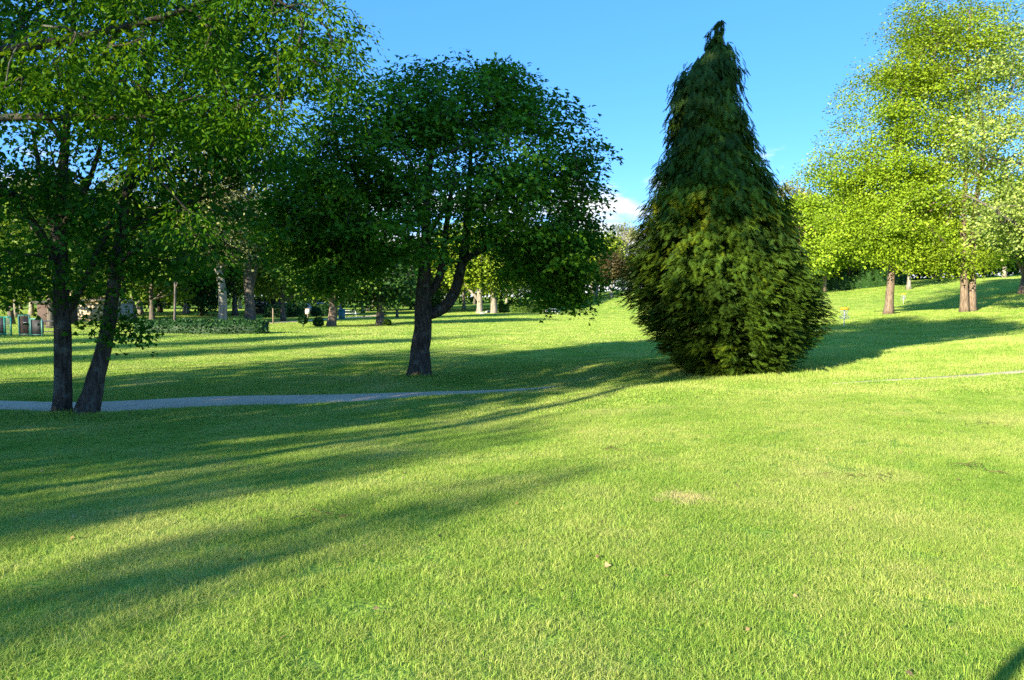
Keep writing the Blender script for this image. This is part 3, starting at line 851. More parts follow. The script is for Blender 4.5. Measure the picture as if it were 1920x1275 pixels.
dome = 1 + clr[cl] + .07 - 3.8 * (dt_ ** 2 + np.minimum(dz_, 0) ** 2 * 1.6 + dz_ ** 2 * .6) / np.maximum(rcl[cl], .5)
dome = np.clip(dome, .62, 1.10)
rb = np.maximum(rb - .25 * np.clip(rb / 1.0, 0, 1), .08) * (dome + .04 * np.sin(th * 5 + zb * 2.1))
upper = np.clip((zb - 1.8) / 4.5, 0, 1)                 # sprays hang near the top, stand out near the ground
V_, T_, N_, W_ = [], [], [], []
k0 = 0
tw_v, tw_q, tw_n = [], [], 0
for i in range(nb):
    d = np.array([math.cos(th[i]), math.sin(th[i]), 0])
    end = np.array([cxb[i], 0, zb[i]]) + d * rb[i]
    start = np.array([cxb[i] * .8, 0, zb[i] + (.30 * rb[i] if zb[i] > 1 else .1)])
    start[2] = min(start[2], pz[0] - .1)
    nf = 26 if rb[i] > .5 else 13
    s_ = 1 - rg.uniform(0, 1, nf) ** 1.5 * min(.62, .95 / max(rb[i], .3))
    pos = start + (end - start) * s_[:, None] + np.array([0, 0, .08]) * np.sin(s_ * math.pi)[:, None] + np.clip(rg.normal(0, .10, (nf, 3)), -.16, .16) * min(1, rb[i] * 1.6)
    az = th[i] + rg.normal(0, .5, nf)
    pitch = -(.12 + .80 * upper[i]) + rg.normal(0, .24, nf) + .25 * max(0, 1 - zb[i] / 2.4)
    ax = np.c_[np.cos(az) * np.cos(pitch), np.sin(az) * np.cos(pitch), np.sin(pitch)]
    nr = unit(np.array([0, 0, 1.]) + .7 * d * (0.4 + upper[i]) + rg.normal(0, .22, (nf, 3)))
    sz = rg.uniform(.12, .21, nf) * (1.0 + .15 * upper[i]) * min(1, .55 + rb[i])
    n_2 = unit(nr - (nr * ax).sum(-1, keepdims=True) * ax); b_2 = np.cross(n_2, ax)
    S = sz[:, None, None]
    vv = pos[:, None] + S * (FV[None, :, :1] * ax[:, None] + FV[None, :, 1:2] * b_2[:, None] + FV[None, :, 2:] * n_2[:, None])
    V_.append(vv.reshape(-1, 3))
    T_.append((np.arange(nf)[:, None, None] * len(FV) + FT[None]).reshape(-1, 3) + k0); k0 += nf * len(FV)
    gold_sunlit = np.exp(-((zb[i] - 4.4) / .9) ** 2) * .46 + .05 * math.exp(-((zb[i] - 2.6) / 1.4) ** 2)  # golden foliage, yellowed further at mid height to stand in for a sunlit patch
    bt = .13 + clt[cl[i]] + rg.normal(0, .05) + gold_sunlit * rg.uniform(.5, 1.2) * (1 + clt[cl[i]] * 3)
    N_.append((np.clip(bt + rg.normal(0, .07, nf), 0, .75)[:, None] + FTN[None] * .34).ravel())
    if i % 2 == 0 and rb[i] > .3:
        v, q, _ = tube_arrays(np.array([start, start + (end - start) * .4 + [0, 0, .05], start + (end - start) * .75]), [.022, .014, .006], 4, False)
        tw_v.append(v); tw_q.append(q + tw_n); tw_n += len(v)
V_ = np.concatenate(V_); T_ = np.concatenate(T_); N_ = np.concatenate(N_)
twv, twq = np.concatenate(tw_v), np.concatenate(tw_q)
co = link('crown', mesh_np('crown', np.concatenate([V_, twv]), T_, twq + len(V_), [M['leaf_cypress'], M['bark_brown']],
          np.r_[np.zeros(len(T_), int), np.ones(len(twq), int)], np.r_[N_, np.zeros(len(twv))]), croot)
co['kind'] = 'stuff'

# ---- generic tree with trunk, ascending limbs and a lumpy crown
def gen_tree(name, label, base, H, cr_w, z0, leaf_m, bark_m, seed, r0=.3, leaf_size=.26, n_att=150, per=44, group=None, lean=(0, 0), stems=1, leaf=LEAF_BROAD, spray=None, narrow=1.0, n_limb=7, extra=(), gap=0.0):
    rg = np.random.default_rng(seed)
    limbs = []
    tops = []
    for s in range(stems):
        a0 = rg.uniform(0, 6.28); sp = 0 if stems == 1 else r0 * 1.15
        ox, oy = sp * math.cos(a0 + s * 6.283 / stems), sp * math.sin(a0 + s * 6.283 / stems)
        zz = np.linspace(0, H * .86, 9)
        bend = np.cumsum(rg.normal(0, .012 * H, (9, 2)), 0); bend -= bend[3]; bend[:4] *= .15
        k = (zz / H)
        px_ = ox * (1 + 5 * k * (stems > 1)) + lean[0] * k + bend[:, 0]; py_ = oy * (1 + 5 * k * (stems > 1)) + lean[1] * k + bend[:, 1]
        rr = r0 * (1 - .93 * k ** .8)
        tr = np.c_[px_, py_, zz, rr]
        limbs.append((tr, True)); tops.append(tr)
    for i in range(n_limb):
        tr = tops[i % stems]
        z = rg.uniform(z0 * .8, H * .62); a = i * 2.4 + rg.uniform(-.5, .5)
        p = np.array([np.interp(z, tr[:, 2], tr[:, k]) for k in range(4)])
        Lh = cr_w * rg.uniform(.55, .85) * (1 - .45 * max(0, (z - z0)) / (H - z0)); rise = rg.uniform(.35, .9) * Lh
        dx, dy = math.cos(a), math.sin(a)
        limbs.append((np.array([(p[0], p[1], p[2], p[3] * .55), (p[0] + dx*Lh*.35, p[1] + dy*Lh*.35, p[2] + rise*.45, p[3] * .42), (p[0] + dx*Lh*.7, p[1] + dy*Lh*.7, p[2] + rise*.8, p[3] * .28), (p[0] + dx*Lh, p[1] + dy*Lh, p[2] + rise, p[3] * .12)]), False))
    cz = (H + z0) / 2; hz = (H - z0) / 2
    ells = [(lean[0] * .6, lean[1] * .6, cz, cr_w * .86, cr_w * .86, hz * .92, int(n_att * .52))]
    for i in range(7):
        a = rg.uniform(0, 6.28); zz = rg.uniform(z0 + .12 * (H - z0), z0 + .88 * (H - z0))
        k = math.sqrt(max(.05, 1 - ((zz - cz) / hz) ** 2)) * cr_w * .62
        q = rg.uniform(.26, .44) * cr_w
        ells.append((lean[0] * .6 + k * math.cos(a), lean[1] * .6 + k * math.sin(a), zz, q, q, q * rg.uniform(.6, .9) * max(1, hz / cr_w * .7), int(n_att * .07)))
    ells += list(extra)
    sp = spray or (.085 * cr_w + .22, .055 * cr_w + .14)
    cull = None
    if gap:
        g2 = np.random.default_rng(seed + 99); ph = g2.uniform(0, 6, 3)
        cull = lambda a: np.sin(a[:, 0] * 1.4 + ph[0]) + np.sin(a[:, 1] * 1.3 + ph[1]) + np.sin(a[:, 2] * 1.5 + ph[2]) > gap - 3 + .0
    return make_tree(name, label, base, limbs, ells, leaf, leaf_m, bark_m, leaf_size, per, sp, seed=seed, group=group, cull=cull, droop=.15, tip_r=.012, sides=10, step=.6, twig_sides=3)

# ---- the big sunlit trees on the right
sb = on_ground(1667, 62); sb[2] -= .05
gen_tree('oak_tree', 'tall sunlit tree with one straight bare trunk behind the nearer basket', sb, 22.5, 6.6, 3.6, M['leaf_oak'], M['bark_brown'], 41, r0=.36, leaf_size=.19, n_att=380, per=170, lean=(.5, 0), n_limb=12,
         extra=[e_px(sb, 1570, 330, 0, 2.6, 2.6, 2.0, 45), e_px(sb, 1640, 440, -1, 3.4, 3.0, 1.5, 55), e_px(sb, 1600, 400, 0, 2.8, 2.5, 1.6, 40), e_px(sb, 1720, 470, -2, 2.6, 2.5, 1.2, 36)], spray=(.74, .32), gap=1.9)
tbb = on_ground(1811, 60); tbb[2] -= .05
gen_tree('oak_tree', 'tall sunlit tree with a double trunk at the foot of the slope', tbb, 26.5, 7.4, 4.0, M['leaf_lime'], M['bark_brown'], 43, r0=.32, leaf_size=.19, n_att=460, per=170, stems=2, n_limb=14, lean=(-1.2, 0),
         extra=[e_px(tbb, 1720, 130, 0, 3.0, 3.0, 2.6, 50), e_px(tbb, 1800, 480, -1, 3.0, 2.6, 1.4, 45)], spray=(.74, .32), gap=1.9)
ub = at(1985, 590, 46); ub[2] = gz(ub[0], 46) - .05
gen_tree('silver_leaved_tree', 'pale silvery-green tree cut off by the right edge of the picture', ub, 22, 6.4, 2.6, M['leaf_silver'], M['bark_grey'], 47, r0=.45, leaf_size=.19, n_att=400, per=150, n_limb=12, spray=(.70, .32), gap=1.7)
rb_ = on_ground(1921, 78); rb_[2] -= .05
gen_tree('shade_tree', 'dark green tree with a thick brown trunk at the right edge on the slope', rb_, 13, 5.2, 2.2, M['leaf_green'], M['bark_brown'], 53, r0=.55, leaf_size=.34, n_att=200, per=50, n_limb=8)

# ---- trees across the field on the left, placed one by one
def custom(name, label, px, Y, limbs, ells, leaf_m, bark_m, seed, leaf_size=.26, per=46, spray=(.6, .36), group=None, leaf=LEAF_BROAD):
    b = on_ground(px, Y); b[2] -= .05
    lm = [(rel(b, pts), k == 0) for k, pts in enumerate(limbs)]
    return make_tree(name, label, b, lm, [e_px(b, *e) for e in ells], leaf, leaf_m, bark_m, leaf_size, per, spray, seed=seed, group=group, tip_r=.012, sides=10, step=.5, twig_sides=3, droop=.15)
custom('poplar_tree', 'tree with bare pale trunk bending left above the clipped hedge', 417, 60,
       [[(418,612,0,.36),(418,570,0,.33),(417,530,0,.31),(412,510,0,.29),(404,492,0,.24),(394,475,0,.16),(385,440,.5,.08)], [(412,508,0,.14),(424,480,.4,.12),(440,430,.8,.06)], [(394,475,0,.12),(380,455,-.4,.08),(360,430,-.8,.04)]],
       [(400,420,0,4.0,3.6,2.6,95), (420,478,.5,1.8,1.8,.7,18), (380,350,0,3.6,3.4,3.0,70)], M['leaf_pale'], M['bark_pale'], 61)
custom('poplar_tree', 'grey tree with thick trunk forking into two upright limbs behind the hedge end', 468, 63,
       [[(469,608,0,.44),(468,560,0,.40),(466,520,0,.38),(464,485,0,.34),(460,455,.2,.22),(448,420,.4,.14),(440,360,.6,.07)], [(470,545,0,.20),(479,510,.2,.22),(480,470,.3,.19),(486,440,.4,.16),(484,400,.5,.10),(492,340,.6,.05)], [(458,490,0,.14),(446,462,-.3,.11),(436,440,-.5,.06)]],
       [(465,380,0,4.2,4,3.0,110), (440,300,0,3.8,3.6,3.2,90), (505,430,.8,2.4,2.2,2.0,36), (470,440,.3,2.0,2,1.2,24)], M['leaf_pale'], M['bark_grey'], 63)
custom('field_tree', 'tree with thick stubby trunk in the striped shade of the field', 624, 55,
       [[(622,617,0,.34),(623,595,0,.31),(627,575,0,.31),(627,555,0,.29),(628,525,0,.24),(626,490,0,.16),(630,440,.3,.08)], [(627,545,0,.12),(645,515,.3,.11),(665,480,.6,.06)], [(627,540,0,.12),(610,510,-.3,.10),(590,480,-.6,.05)]],
       [(625,470,0,3.6,3.4,2.6,90), (640,530,.4,2.2,2.2,.8,30), (600,520,0,1.8,2,.9,24)], M['leaf_green'], M['bark_brown'], 65)
custom('field_tree', 'tree with short upright trunk right of the stubby-trunked one in the field', 714, 57,
       [[(714,613,0,.33),(714,595,0,.30),(713,578,0,.29),(712,555,0,.26),(712,520,0,.18),(708,470,.2,.09)], [(713,560,0,.12),(728,535,.2,.1),(745,500,.4,.05)], [(713,556,0,.12),(698,530,-.2,.1),(680,500,-.4,.05)]],
       [(712,500,0,3.2,3.2,2.0,80), (690,550,0,1.6,1.8,.9,24), (745,545,.5,1.7,1.8,.8,24)], M['leaf_dark'], M['bark_grey'], 67)
custom('pale_forked_tree', 'slender pale tree with branch forking left seen under the maple', 899, 96,
       [[(899,592,0,.42),(900,570,0,.38),(899,545,0,.34),(895,520,0,.28),(886,495,0,.2),(880,460,0,.1)], [(898,565,0,.2),(892,553,0,.2),(882,547,0,.17),(870,530,0,.1)], [(901,560,0,.2),(904,530,.2,.18),(906,490,.3,.1)]],
       [(890,470,0,5.5,5,4.2,110), (915,510,.4,3.0,3,2.2,40), (870,500,.5,3.0,3,2.0,36)], M['leaf_lime'], M['bark_pale'], 69, leaf_size=.36, spray=(.8, .5))
custom('pale_trunk_tree', 'tree with single pale straight trunk right of the forked one under the maple', 926, 97,
       [[(926,592,0,.46),(926,565,0,.42),(925,545,0,.40),(922,510,0,.3),(925,460,0,.14)], [(924,530,0,.2),(940,500,.3,.16),(955,470,.5,.08)]],
       [(930,470,0,5,5,4,100), (945,530,.4,2.6,2.8,1.6,30)], M['leaf_green'], M['bark_pale'], 71, leaf_size=.36, spray=(.8, .5))
custom('slim_tree', 'slim young tree standing in front of the long clipped hedge', 327, 44.5,
       [[(327,627,0,.075),(327,590,0,.07),(329,550,0,.065),(327,500,0,.05),(326,450,0,.03)], [(329,540,0,.04),(340,510,.1,.035),(352,480,.2,.02)]],
       [(327,470,0,1.7,1.7,1.6,45)], M['leaf_green'], M['bark_grey'], 73, leaf_size=.2, spray=(.35, .22))

# ---- woods round the field: a few kinds, each tree a copy with its own place, size and turn
def at_ground(px, Y):
    x = (px - 960) / F * Y
    return np.array([x, Y, gz(x, Y) - .05])
protos = {
 'pale': gen_tree('edge_tree', 'pale yellow-green tree at the far left of the field', at_ground(30, 78), 15.5, 5.2, 3.0, M['leaf_pale'], M['bark_pale'], 81, r0=.34, leaf_size=.36, n_att=190, per=50),
 'green': gen_tree('edge_tree', 'green tree behind the green metal frames at the left', at_ground(95, 52), 11, 4.2, 2.2, M['leaf_green'], M['bark_grey'], 83, r0=.26, leaf_size=.32, n_att=170, per=46),
 'lime': gen_tree('edge_tree', 'fresh lime-green tree lit by the sun behind the parked cars', at_ground(545, 92), 11, 4.4, 2.0, M['leaf_lime'], M['bark_pale'], 85, r0=.24, leaf_size=.34, n_att=170, per=48),
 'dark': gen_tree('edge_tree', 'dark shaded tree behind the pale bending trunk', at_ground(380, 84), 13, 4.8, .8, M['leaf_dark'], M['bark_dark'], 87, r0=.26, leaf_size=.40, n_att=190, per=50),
 'oak': gen_tree('edge_tree', 'golden-green tree right of the cypress at the wood edge', at_ground(1500, 118), 17, 5.6, 3.0, M['leaf_oak'], M['bark_brown'], 89, r0=.34, leaf_size=.42, n_att=200, per=50),
 'red': gen_tree('edge_tree', 'reddish-brown tree with a pale trunk on the brow left of the cypress', at_ground(1146, 116), 7.6, 2.4, 2.2, M['leaf_red'], M['bark_pale'], 91, r0=.22, leaf_size=.36, n_att=100, per=46),
 'spire': gen_tree('edge_conifer', 'dark blue-green evergreen seen between the maple trunks', at_ground(792, 104), 9.5, 2.8, .3, M['leaf_dark'], M['bark_dark'], 93, r0=.2, leaf_size=.36, n_att=130, per=50),
}
place = [  # kind, px, Y, scale, label, group
 ('pale', -70, 70, 1.05, 'pale tree beyond the left edge above the green frames', None),
 ('pale', 115, 88, 1.12, 'pale sunlit tree seen through the twin stems', None),
 ('pale', 262, 92, 1.10, 'pale tree right of the twin stems across the field', None),
 ('pale', 350, 95, 1.16, 'tall pale tree behind the bending pale trunk', None),
 ('pale', 1168, 128, .80, 'pale straw-coloured treetop left of the cypress', None),
 ('pale', 1486, 135, 1.28, 'pale treetop poking up right of the cypress', None),
 ('pale', 690, 112, 1.0, 'pale tree behind the left side of the maple', None),
 ('pale', 640, 118, .85, 'pale tree far behind the stubby trunk', None),
 ('green', 195, 70, 1.15, 'green tree between the two stems across the field', None),
 ('green', 285, 62, .95, 'green tree at the left end of the clipped hedge', None),
 ('green', 20, 60, 1.0, 'green tree at the far left behind the green frames', None),
 ('green', 590, 88, 1.0, 'green tree behind the cars right of the lime-green one', None),
 ('green', 745, 78, .62, 'small spreading tree right of the short upright trunk', None),
 ('green', 1000, 108, 1.0, 'green tree behind the drooping right side of the maple', None),
 ('green', 1060, 118, .95, 'green tree left of the mound below the maple', None),
 ('green', 530, 66, .9, 'loose green tree right of the grey forked trunk', None),
 ('lime', 500, 104, 1.1, 'lime-green tree above the dark kiosk', None),
 ('lime', 680, 100, .9, 'lime-green tree between the two field trunks', None),
 ('lime', 840, 108, 1.1, 'bright tree framed by the fork of the maple trunk', None),
 ('lime', 870, 118, 1.2, 'bright tree left of the pale forked trunk', None),
 ('lime', 970, 122, 1.1, 'bright tree right of the pale straight trunk', None),
 ('lime', 1118, 126, 1.05, 'bright tree on the mound left of the reddish tree', None),
 ('lime', 250, 76, 1.05, 'sunlit green tree behind the leaning stem', None),
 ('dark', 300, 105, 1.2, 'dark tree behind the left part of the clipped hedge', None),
 ('green', 440, 85, 1.25, 'green tree between the two thick pale trunks', None),
 ('green', 160, 84, 1.2, 'green tree behind the tan building', None),
 ('lime', 60, 86, 1.2, 'sunlit green tree behind the brown shed', None),
 ('dark', -30, 88, 1.1, 'dark tree at the left edge of the field', None),
 ('dark', 770, 125, .8, 'dark tree behind the small spreading tree', None),
 ('oak', 1545, 122, 1.02, 'golden-green tree above the dark gap of the wood', None),
 ('oak', 1590, 128, 1.08, 'golden-green tree left of the straight bare trunk', None),
 ('oak', 1640, 134, 1.0, 'golden-green tree behind the straight bare trunk', None),
 ('oak', 1760, 128, 1.0, 'golden-green tree behind the double trunk', None),
 ('oak', 1455, 126, .95, 'golden-green tree half hidden by the cypress', None),
 ('lime', 1702, 113, 1.25, 'tree with pale stems between the two tall sunlit trees', None),
 ('lime', 1880, 135, 1.5, 'bright tree on the hill crest at the right', None),
 ('spire', 815, 118, .8, 'second dark evergreen seen between the maple trunks', None),
]
made = {}
for kind, px, Y, s, label, grp in place:
    b = at_ground(px, Y)
    copy_tree(protos[kind], b, random.uniform(0, 6.28), (s * random.uniform(.92, 1.08), s, s), label, grp)
# the dark inside of the wood right of the cypress, and the far left: trees nobody could tell apart
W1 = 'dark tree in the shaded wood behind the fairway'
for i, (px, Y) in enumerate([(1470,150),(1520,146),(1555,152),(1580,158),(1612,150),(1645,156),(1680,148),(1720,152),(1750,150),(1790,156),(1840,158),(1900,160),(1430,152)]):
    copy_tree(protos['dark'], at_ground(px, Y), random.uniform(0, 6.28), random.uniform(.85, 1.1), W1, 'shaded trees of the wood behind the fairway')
W2 = 'tree in the wood closing the far side of the field'
for i, (px, Y) in enumerate([(-120,120),(-20,122),(40,125),(110,128),(180,124),(240,130),(310,132),(380,128),(450,134),(520,140),(580,145),(640,150),(700,148),(760,152),(830,150),(890,152),(950,150),(1010,152),(1070,150),(1110,148)]):
    copy_tree(protos['green' if i % 2 else 'lime'], at_ground(px, Y), random.uniform(0, 6.28), random.uniform(.95, 1.3), W2, 'trees of the wood across the field')

# ---- the far wood that closes the view all round the field: one mass
rg = np.random.default_rng(404)
n = 46000
xw = rg.uniform(-190, 170, n); yw = 166 + 8 * np.sin(xw * .05) + rg.uniform(-4, 4, n)
top = 7.0 + 1.6 * np.sin(xw * .33) + 1.2 * np.sin(xw * .81 + 1) + rg.normal(0, .5, n)
zw = ground_z(xw, yw) + top * rg.uniform(0, 1, n) ** .8
lv, lt, ltn = leaves_mesh(np.c_[xw, yw, zw], unit(rg.normal(size=(n, 3))), unit(rg.normal(size=(n, 3)) + [-.3, -.8, .5]), rg.uniform(.45, .9, n),
                          np.clip(.45 + .22 * np.sin(xw * .4) + rg.normal(0, .18, n), 0, 1), LEAF_BROAD)
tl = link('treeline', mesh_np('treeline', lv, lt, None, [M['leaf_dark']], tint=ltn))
tag(tl, 'far dark treeline closing the view behind the field', 'treeline', kind='stuff')

# ---- tall trees behind and beside the camera: they throw the long shade across the lawn
def su(s, u):
    """s: metres to the right of the light's line through the camera, u: metres along it"""
    return np.array([s * D2[1] + u * D2[0], -s * D2[0] + u * D2[1]])
def shade(kind, s, u, sc, label):
    x, y = su(s, u)
    return copy_tree(protos[kind], (x, y, gz(x, y) - .05), random.uniform(0, 6.28), sc, label, 'trees behind the photographer')
protos['sparse'] = gen_tree('loose_tree', 'loosely leaved tree beside the camera out of view', np.array([-30., -28., gz(-30, -28) - .05]), 11, 4.2, 2.2, M['leaf_green'], M['bark_grey'], 99, r0=.26, leaf_size=.42, n_att=110, per=22, n_limb=9)
shade('sparse', -7.2, -26, (.34, .34, 1.06), 'slim tree behind the camera nearest the lawn')
shade('sparse', -8.7, -25, (.42, .42, 1.04), 'shorter slim tree behind the camera beside the slim one')
shade('sparse', -4.2, -24, (.27, .27, .90), 'sapling behind the camera at the left')
shade('dark', -12.2, -15, (.72, .72, 1.5), 'dark tree behind the camera left of the slim one')
shade('dark', -18.5, -14, (.8, .8, 1.2), 'dark tree beside the camera far to the left')
x_, y_ = su(-14.0, -10.0)
gen_tree('tall_tree', 'tall tree at the left behind the camera with a bare lower trunk', np.array([x_, y_, gz(x_, y_) - .05]), 24, 5.0, 11.0, M['leaf_green'], M['bark_grey'], 97, r0=.20, leaf_size=.34, n_att=260, per=56)
x_, y_ = su(-8.3, -10.0)
gen_tree('tall_tree', 'tall tree behind the camera with a long bare trunk and high crown', np.array([x_, y_, gz(x_, y_) - .05]), 23.5, 4.8, 11.6, M['leaf_green'], M['bark_grey'], 95, r0=.19, leaf_size=.34, n_att=300, per=56)
for i, (s, u, k, lb) in enumerate([(-28.5, -12, .55, 'nearest'), (-34, -15, .6, 'second'), (-40, -20, .65, 'third'), (-48, -24, .75, 'fourth'), (-58, -32, .8, 'farthest')]):
    shade('green', s, u, (k, k, 1.3), lb + ' tree of the row standing out of view to the left')

# ------------------------------------------------------------------ hedges
def hedge(name, label, px0, px1, Y, h, dep, seed, group=None, n=2600, size=.13, mat='leaf_hedge', wavy=.06):
    rg = np.random.default_rng(seed)
    x0, x1 = (px0 - 960) / F * Y, (px1 - 960) / F * Y
    L_ = x1 - x0; cx_ = (x0 + x1) / 2
    b = np.array([cx_, Y, gz(cx_, Y)])
    root = empty(name, b, label, 'hedge', group)
    nx_ = max(8, int(L_ / .35)); xs = np.linspace(-L_ / 2, L_ / 2, nx_)
    sec = np.array([(-1, 0), (-1.02, .5), (-.9, .86), (-.5, .99), (0, 1.02), (.5, .99), (.9, .86), (1.02, .5), (1, 0)])
    ring = []
    for i, x in enumerate(xs):
        e = min(1, .55 + .45 * min(i, nx_ - 1 - i) / 1.5)
        zt_ = h * (1 + rg.normal(0, wavy)) ; dz = gz(cx_ + x, Y) - b[2]
        for (u_, w_) in sec:
            ring.append((x, u_ * dep / 2 * .92 * e * (1 + rg.normal(0, .04)), dz - .03 + w_ * zt_ * .94 * (.88 + .12 * e)))
    ring = np.array(ring); m = len(sec)
    i = (np.arange(nx_ - 1)[:, None] * m + np.arange(m - 1)[None]).ravel()
    q = np.stack([i, i + 1, i + m + 1, i + m], -1)
    ends = np.array([[0, k + 1, k] for k in range(1, m - 1)]); last = (nx_ - 1) * m
    ends = np.r_[ends, np.array([[last, last + k, last + k + 1] for k in range(1, m - 1)])]
    # leaves on and just outside the clipped surface
    f = rg.integers(0, len(q), n); uv = rg.uniform(0, 1, (n, 2))
    A_, B_, C_, D_ = [ring[q[f, k]] for k in range(4)]
    pos = (A_ * (1-uv[:, :1]) + D_ * uv[:, :1]) * (1-uv[:, 1:]) + (B_ * (1-uv[:, :1]) + C_ * uv[:, :1]) * uv[:, 1:]
    nr = unit(np.cross(D_ - A_, B_ - A_) + 1e-6)
    nr = np.where((nr * (pos - np.array([0, 0, h * .4]) * 1.0 - np.c_[pos[:, 0], np.zeros(n), np.zeros(n)])).sum(-1, keepdims=True) < 0, -nr, nr)
    pos = pos + nr * rg.uniform(-.02, .07, n)[:, None]
    ax = unit(rg.normal(0, 1, (n, 3)) + nr * .5); nn = unit(nr + rg.normal(0, .5, (n, 3)))
    lv, lt, ltn = leaves_mesh(pos, ax, nn, size * rg.uniform(.6, 1.3, n), np.clip(rg.normal(.45, .2, n), 0, 1), LEAF_BROAD)
    o = link('foliage', mesh_np('foliage', np.r_[lv, ring], np.r_[lt, ends + len(lv)], q + len(lv), [M[mat]], tint=np.r_[ltn, np.full(len(ring), .15)]), root)
    o['kind'] = 'stuff'
    return root
hedge('hedge', 'long low clipped hedge across the field at the left', 256, 500, 44.2, .80, 1.3, 3, n=5200, size=.12)
hedge('hedge', 'dark hedge in front of the parked cars behind the thin post', 497, 538, 78, 1.3, 1.2, 4, n=1600, size=.2)
hedge('hedge', 'dark hedge in front of the parked cars left of the notice board', 540, 574, 80, 1.5, 1.4, 5, n=1600, size=.2)
hedge('hedge', 'dark hedge right of the notice board', 586, 618, 82, 1.25, 1.3, 6, n=1400, size=.2)
hedge('hedge', 'low green shrub row under the pale trunks behind the maple', 935, 1030, 100, 1.5, 2.5, 7, n=2200, size=.26, mat='leaf_green', wavy=.25)
hedge('hedge', 'shrubs at the wood edge behind the nearer basket', 1545, 1700, 126, 2.2, 3, 8, n=2400, size=.3, mat='leaf_dark', wavy=.3)
def bush(label, px, Y, r, h, seed, mat='leaf_hedge', stem=False):
    rg = np.random.default_rng(seed); b = at_ground(px, Y)
    root = empty('bush', b, label, 'bush')
    n = 900; d = unit(rg.normal(size=(n, 3))); c0 = h * .55 if not stem else h - r
    pos = d * np.array([r, r, h * .5 if not stem else r]) * rg.uniform(.6, 1.0, n)[:, None] + np.array([0, 0, c0])
    pos = pos[pos[:, 2] > .02]; n = len(pos)
    lv, lt, ltn = leaves_mesh(pos, unit(rg.normal(size=(n, 3))), unit(rg.normal(size=(n, 3)) + [0, 0, .6]), .14 * rg.uniform(.6, 1.3, n), np.clip(rg.normal(.4, .2, n), 0, 1), LEAF_BROAD)
    o = link('foliage', mesh_np('foliage', lv, lt, None, [M[mat]], tint=ltn), root); o['kind'] = 'stuff'
    v, q, t = tube_arrays([(0, 0, 0), (0, 0, c0)], [.05, .03], 6)
    link('stem', mesh_np('stem', v, t, q, [M['bark_dark']]), root)
bush('dark round bush left of the stubby-trunked tree', 597, 54, .38, .75, 1)
bush('small ball-topped shrub on a thin stem in the field', 568, 53, .33, .95, 2, stem=True)
bush('little shrub at the foot of the short upright trunk', 726, 56, .3, .5, 3, mat='leaf_green')

# ------------------------------------------------------------------ small things
M['yellow'] = plain('yellow_enamel', (0.85, 0.42, 0.01), .4, var=.06)
M['yellow2'] = plain('lemon_enamel', (0.80, 0.62, 0.02), .4, var=.06)
M['steel'] = plain('galvanised_steel', (0.55, 0.56, 0.57), .45, metal=.6, var=.1)
M['polewhite'] = plain('pale_pole', (0.70, 0.70, 0.68), .5, var=.08)
M['green_paint'] = plain('green_paint', (0.02, 0.22, 0.16), .45, var=.15)
M['pale_green'] = plain('pale_green_paint', (0.10, 0.26, 0.20), .45, var=.15)
M['dark_panel'] = plain('dark_panel', (0.035, 0.035, 0.04), .7, var=.3)
M['brown_panel'] = plain('brown_boards', (0.085, 0.055, 0.045), .8, var=.3)
M['tan'] = plain('tan_render', (0.62, 0.48, 0.33), .9, var=.12, scale=2, bump=.2)
M['white'] = plain('white_paint', (0.78, 0.78, 0.76), .35, var=.04)
M['carwhite'] = plain('car_white', (0.80, 0.81, 0.83), .22, var=.02)
M['carsilver'] = plain('car_silver', (0.42, 0.44, 0.47), .25, metal=.4, var=.03)
M['carred'] = plain('car_red', (0.35, 0.05, 0.03), .25, var=.05)
M['glass'] = plain('dark_glass', (0.015, 0.018, 0.02), .08, var=.05)
M['rubber'] = plain('tyre_rubber', (0.02, 0.02, 0.02), .85, var=.2)
M['orange'] = plain('orange_fabric', (0.75, 0.18, 0.01), .7, var=.1)
M['wood'] = plain('weathered_wood', (0.30, 0.23, 0.16), .85, var=.25)
M['blue'] = plain('blue_green_plastic', (0.02, 0.13, 0.15), .5, var=.1)
M['stone'] = plain('grey_stone', (0.42, 0.41, 0.38), .9, var=.25, scale=5, bump=.4)
M['roof'] = plain('dark_shingle', (0.05, 0.045, 0.045), .85, var=.3)

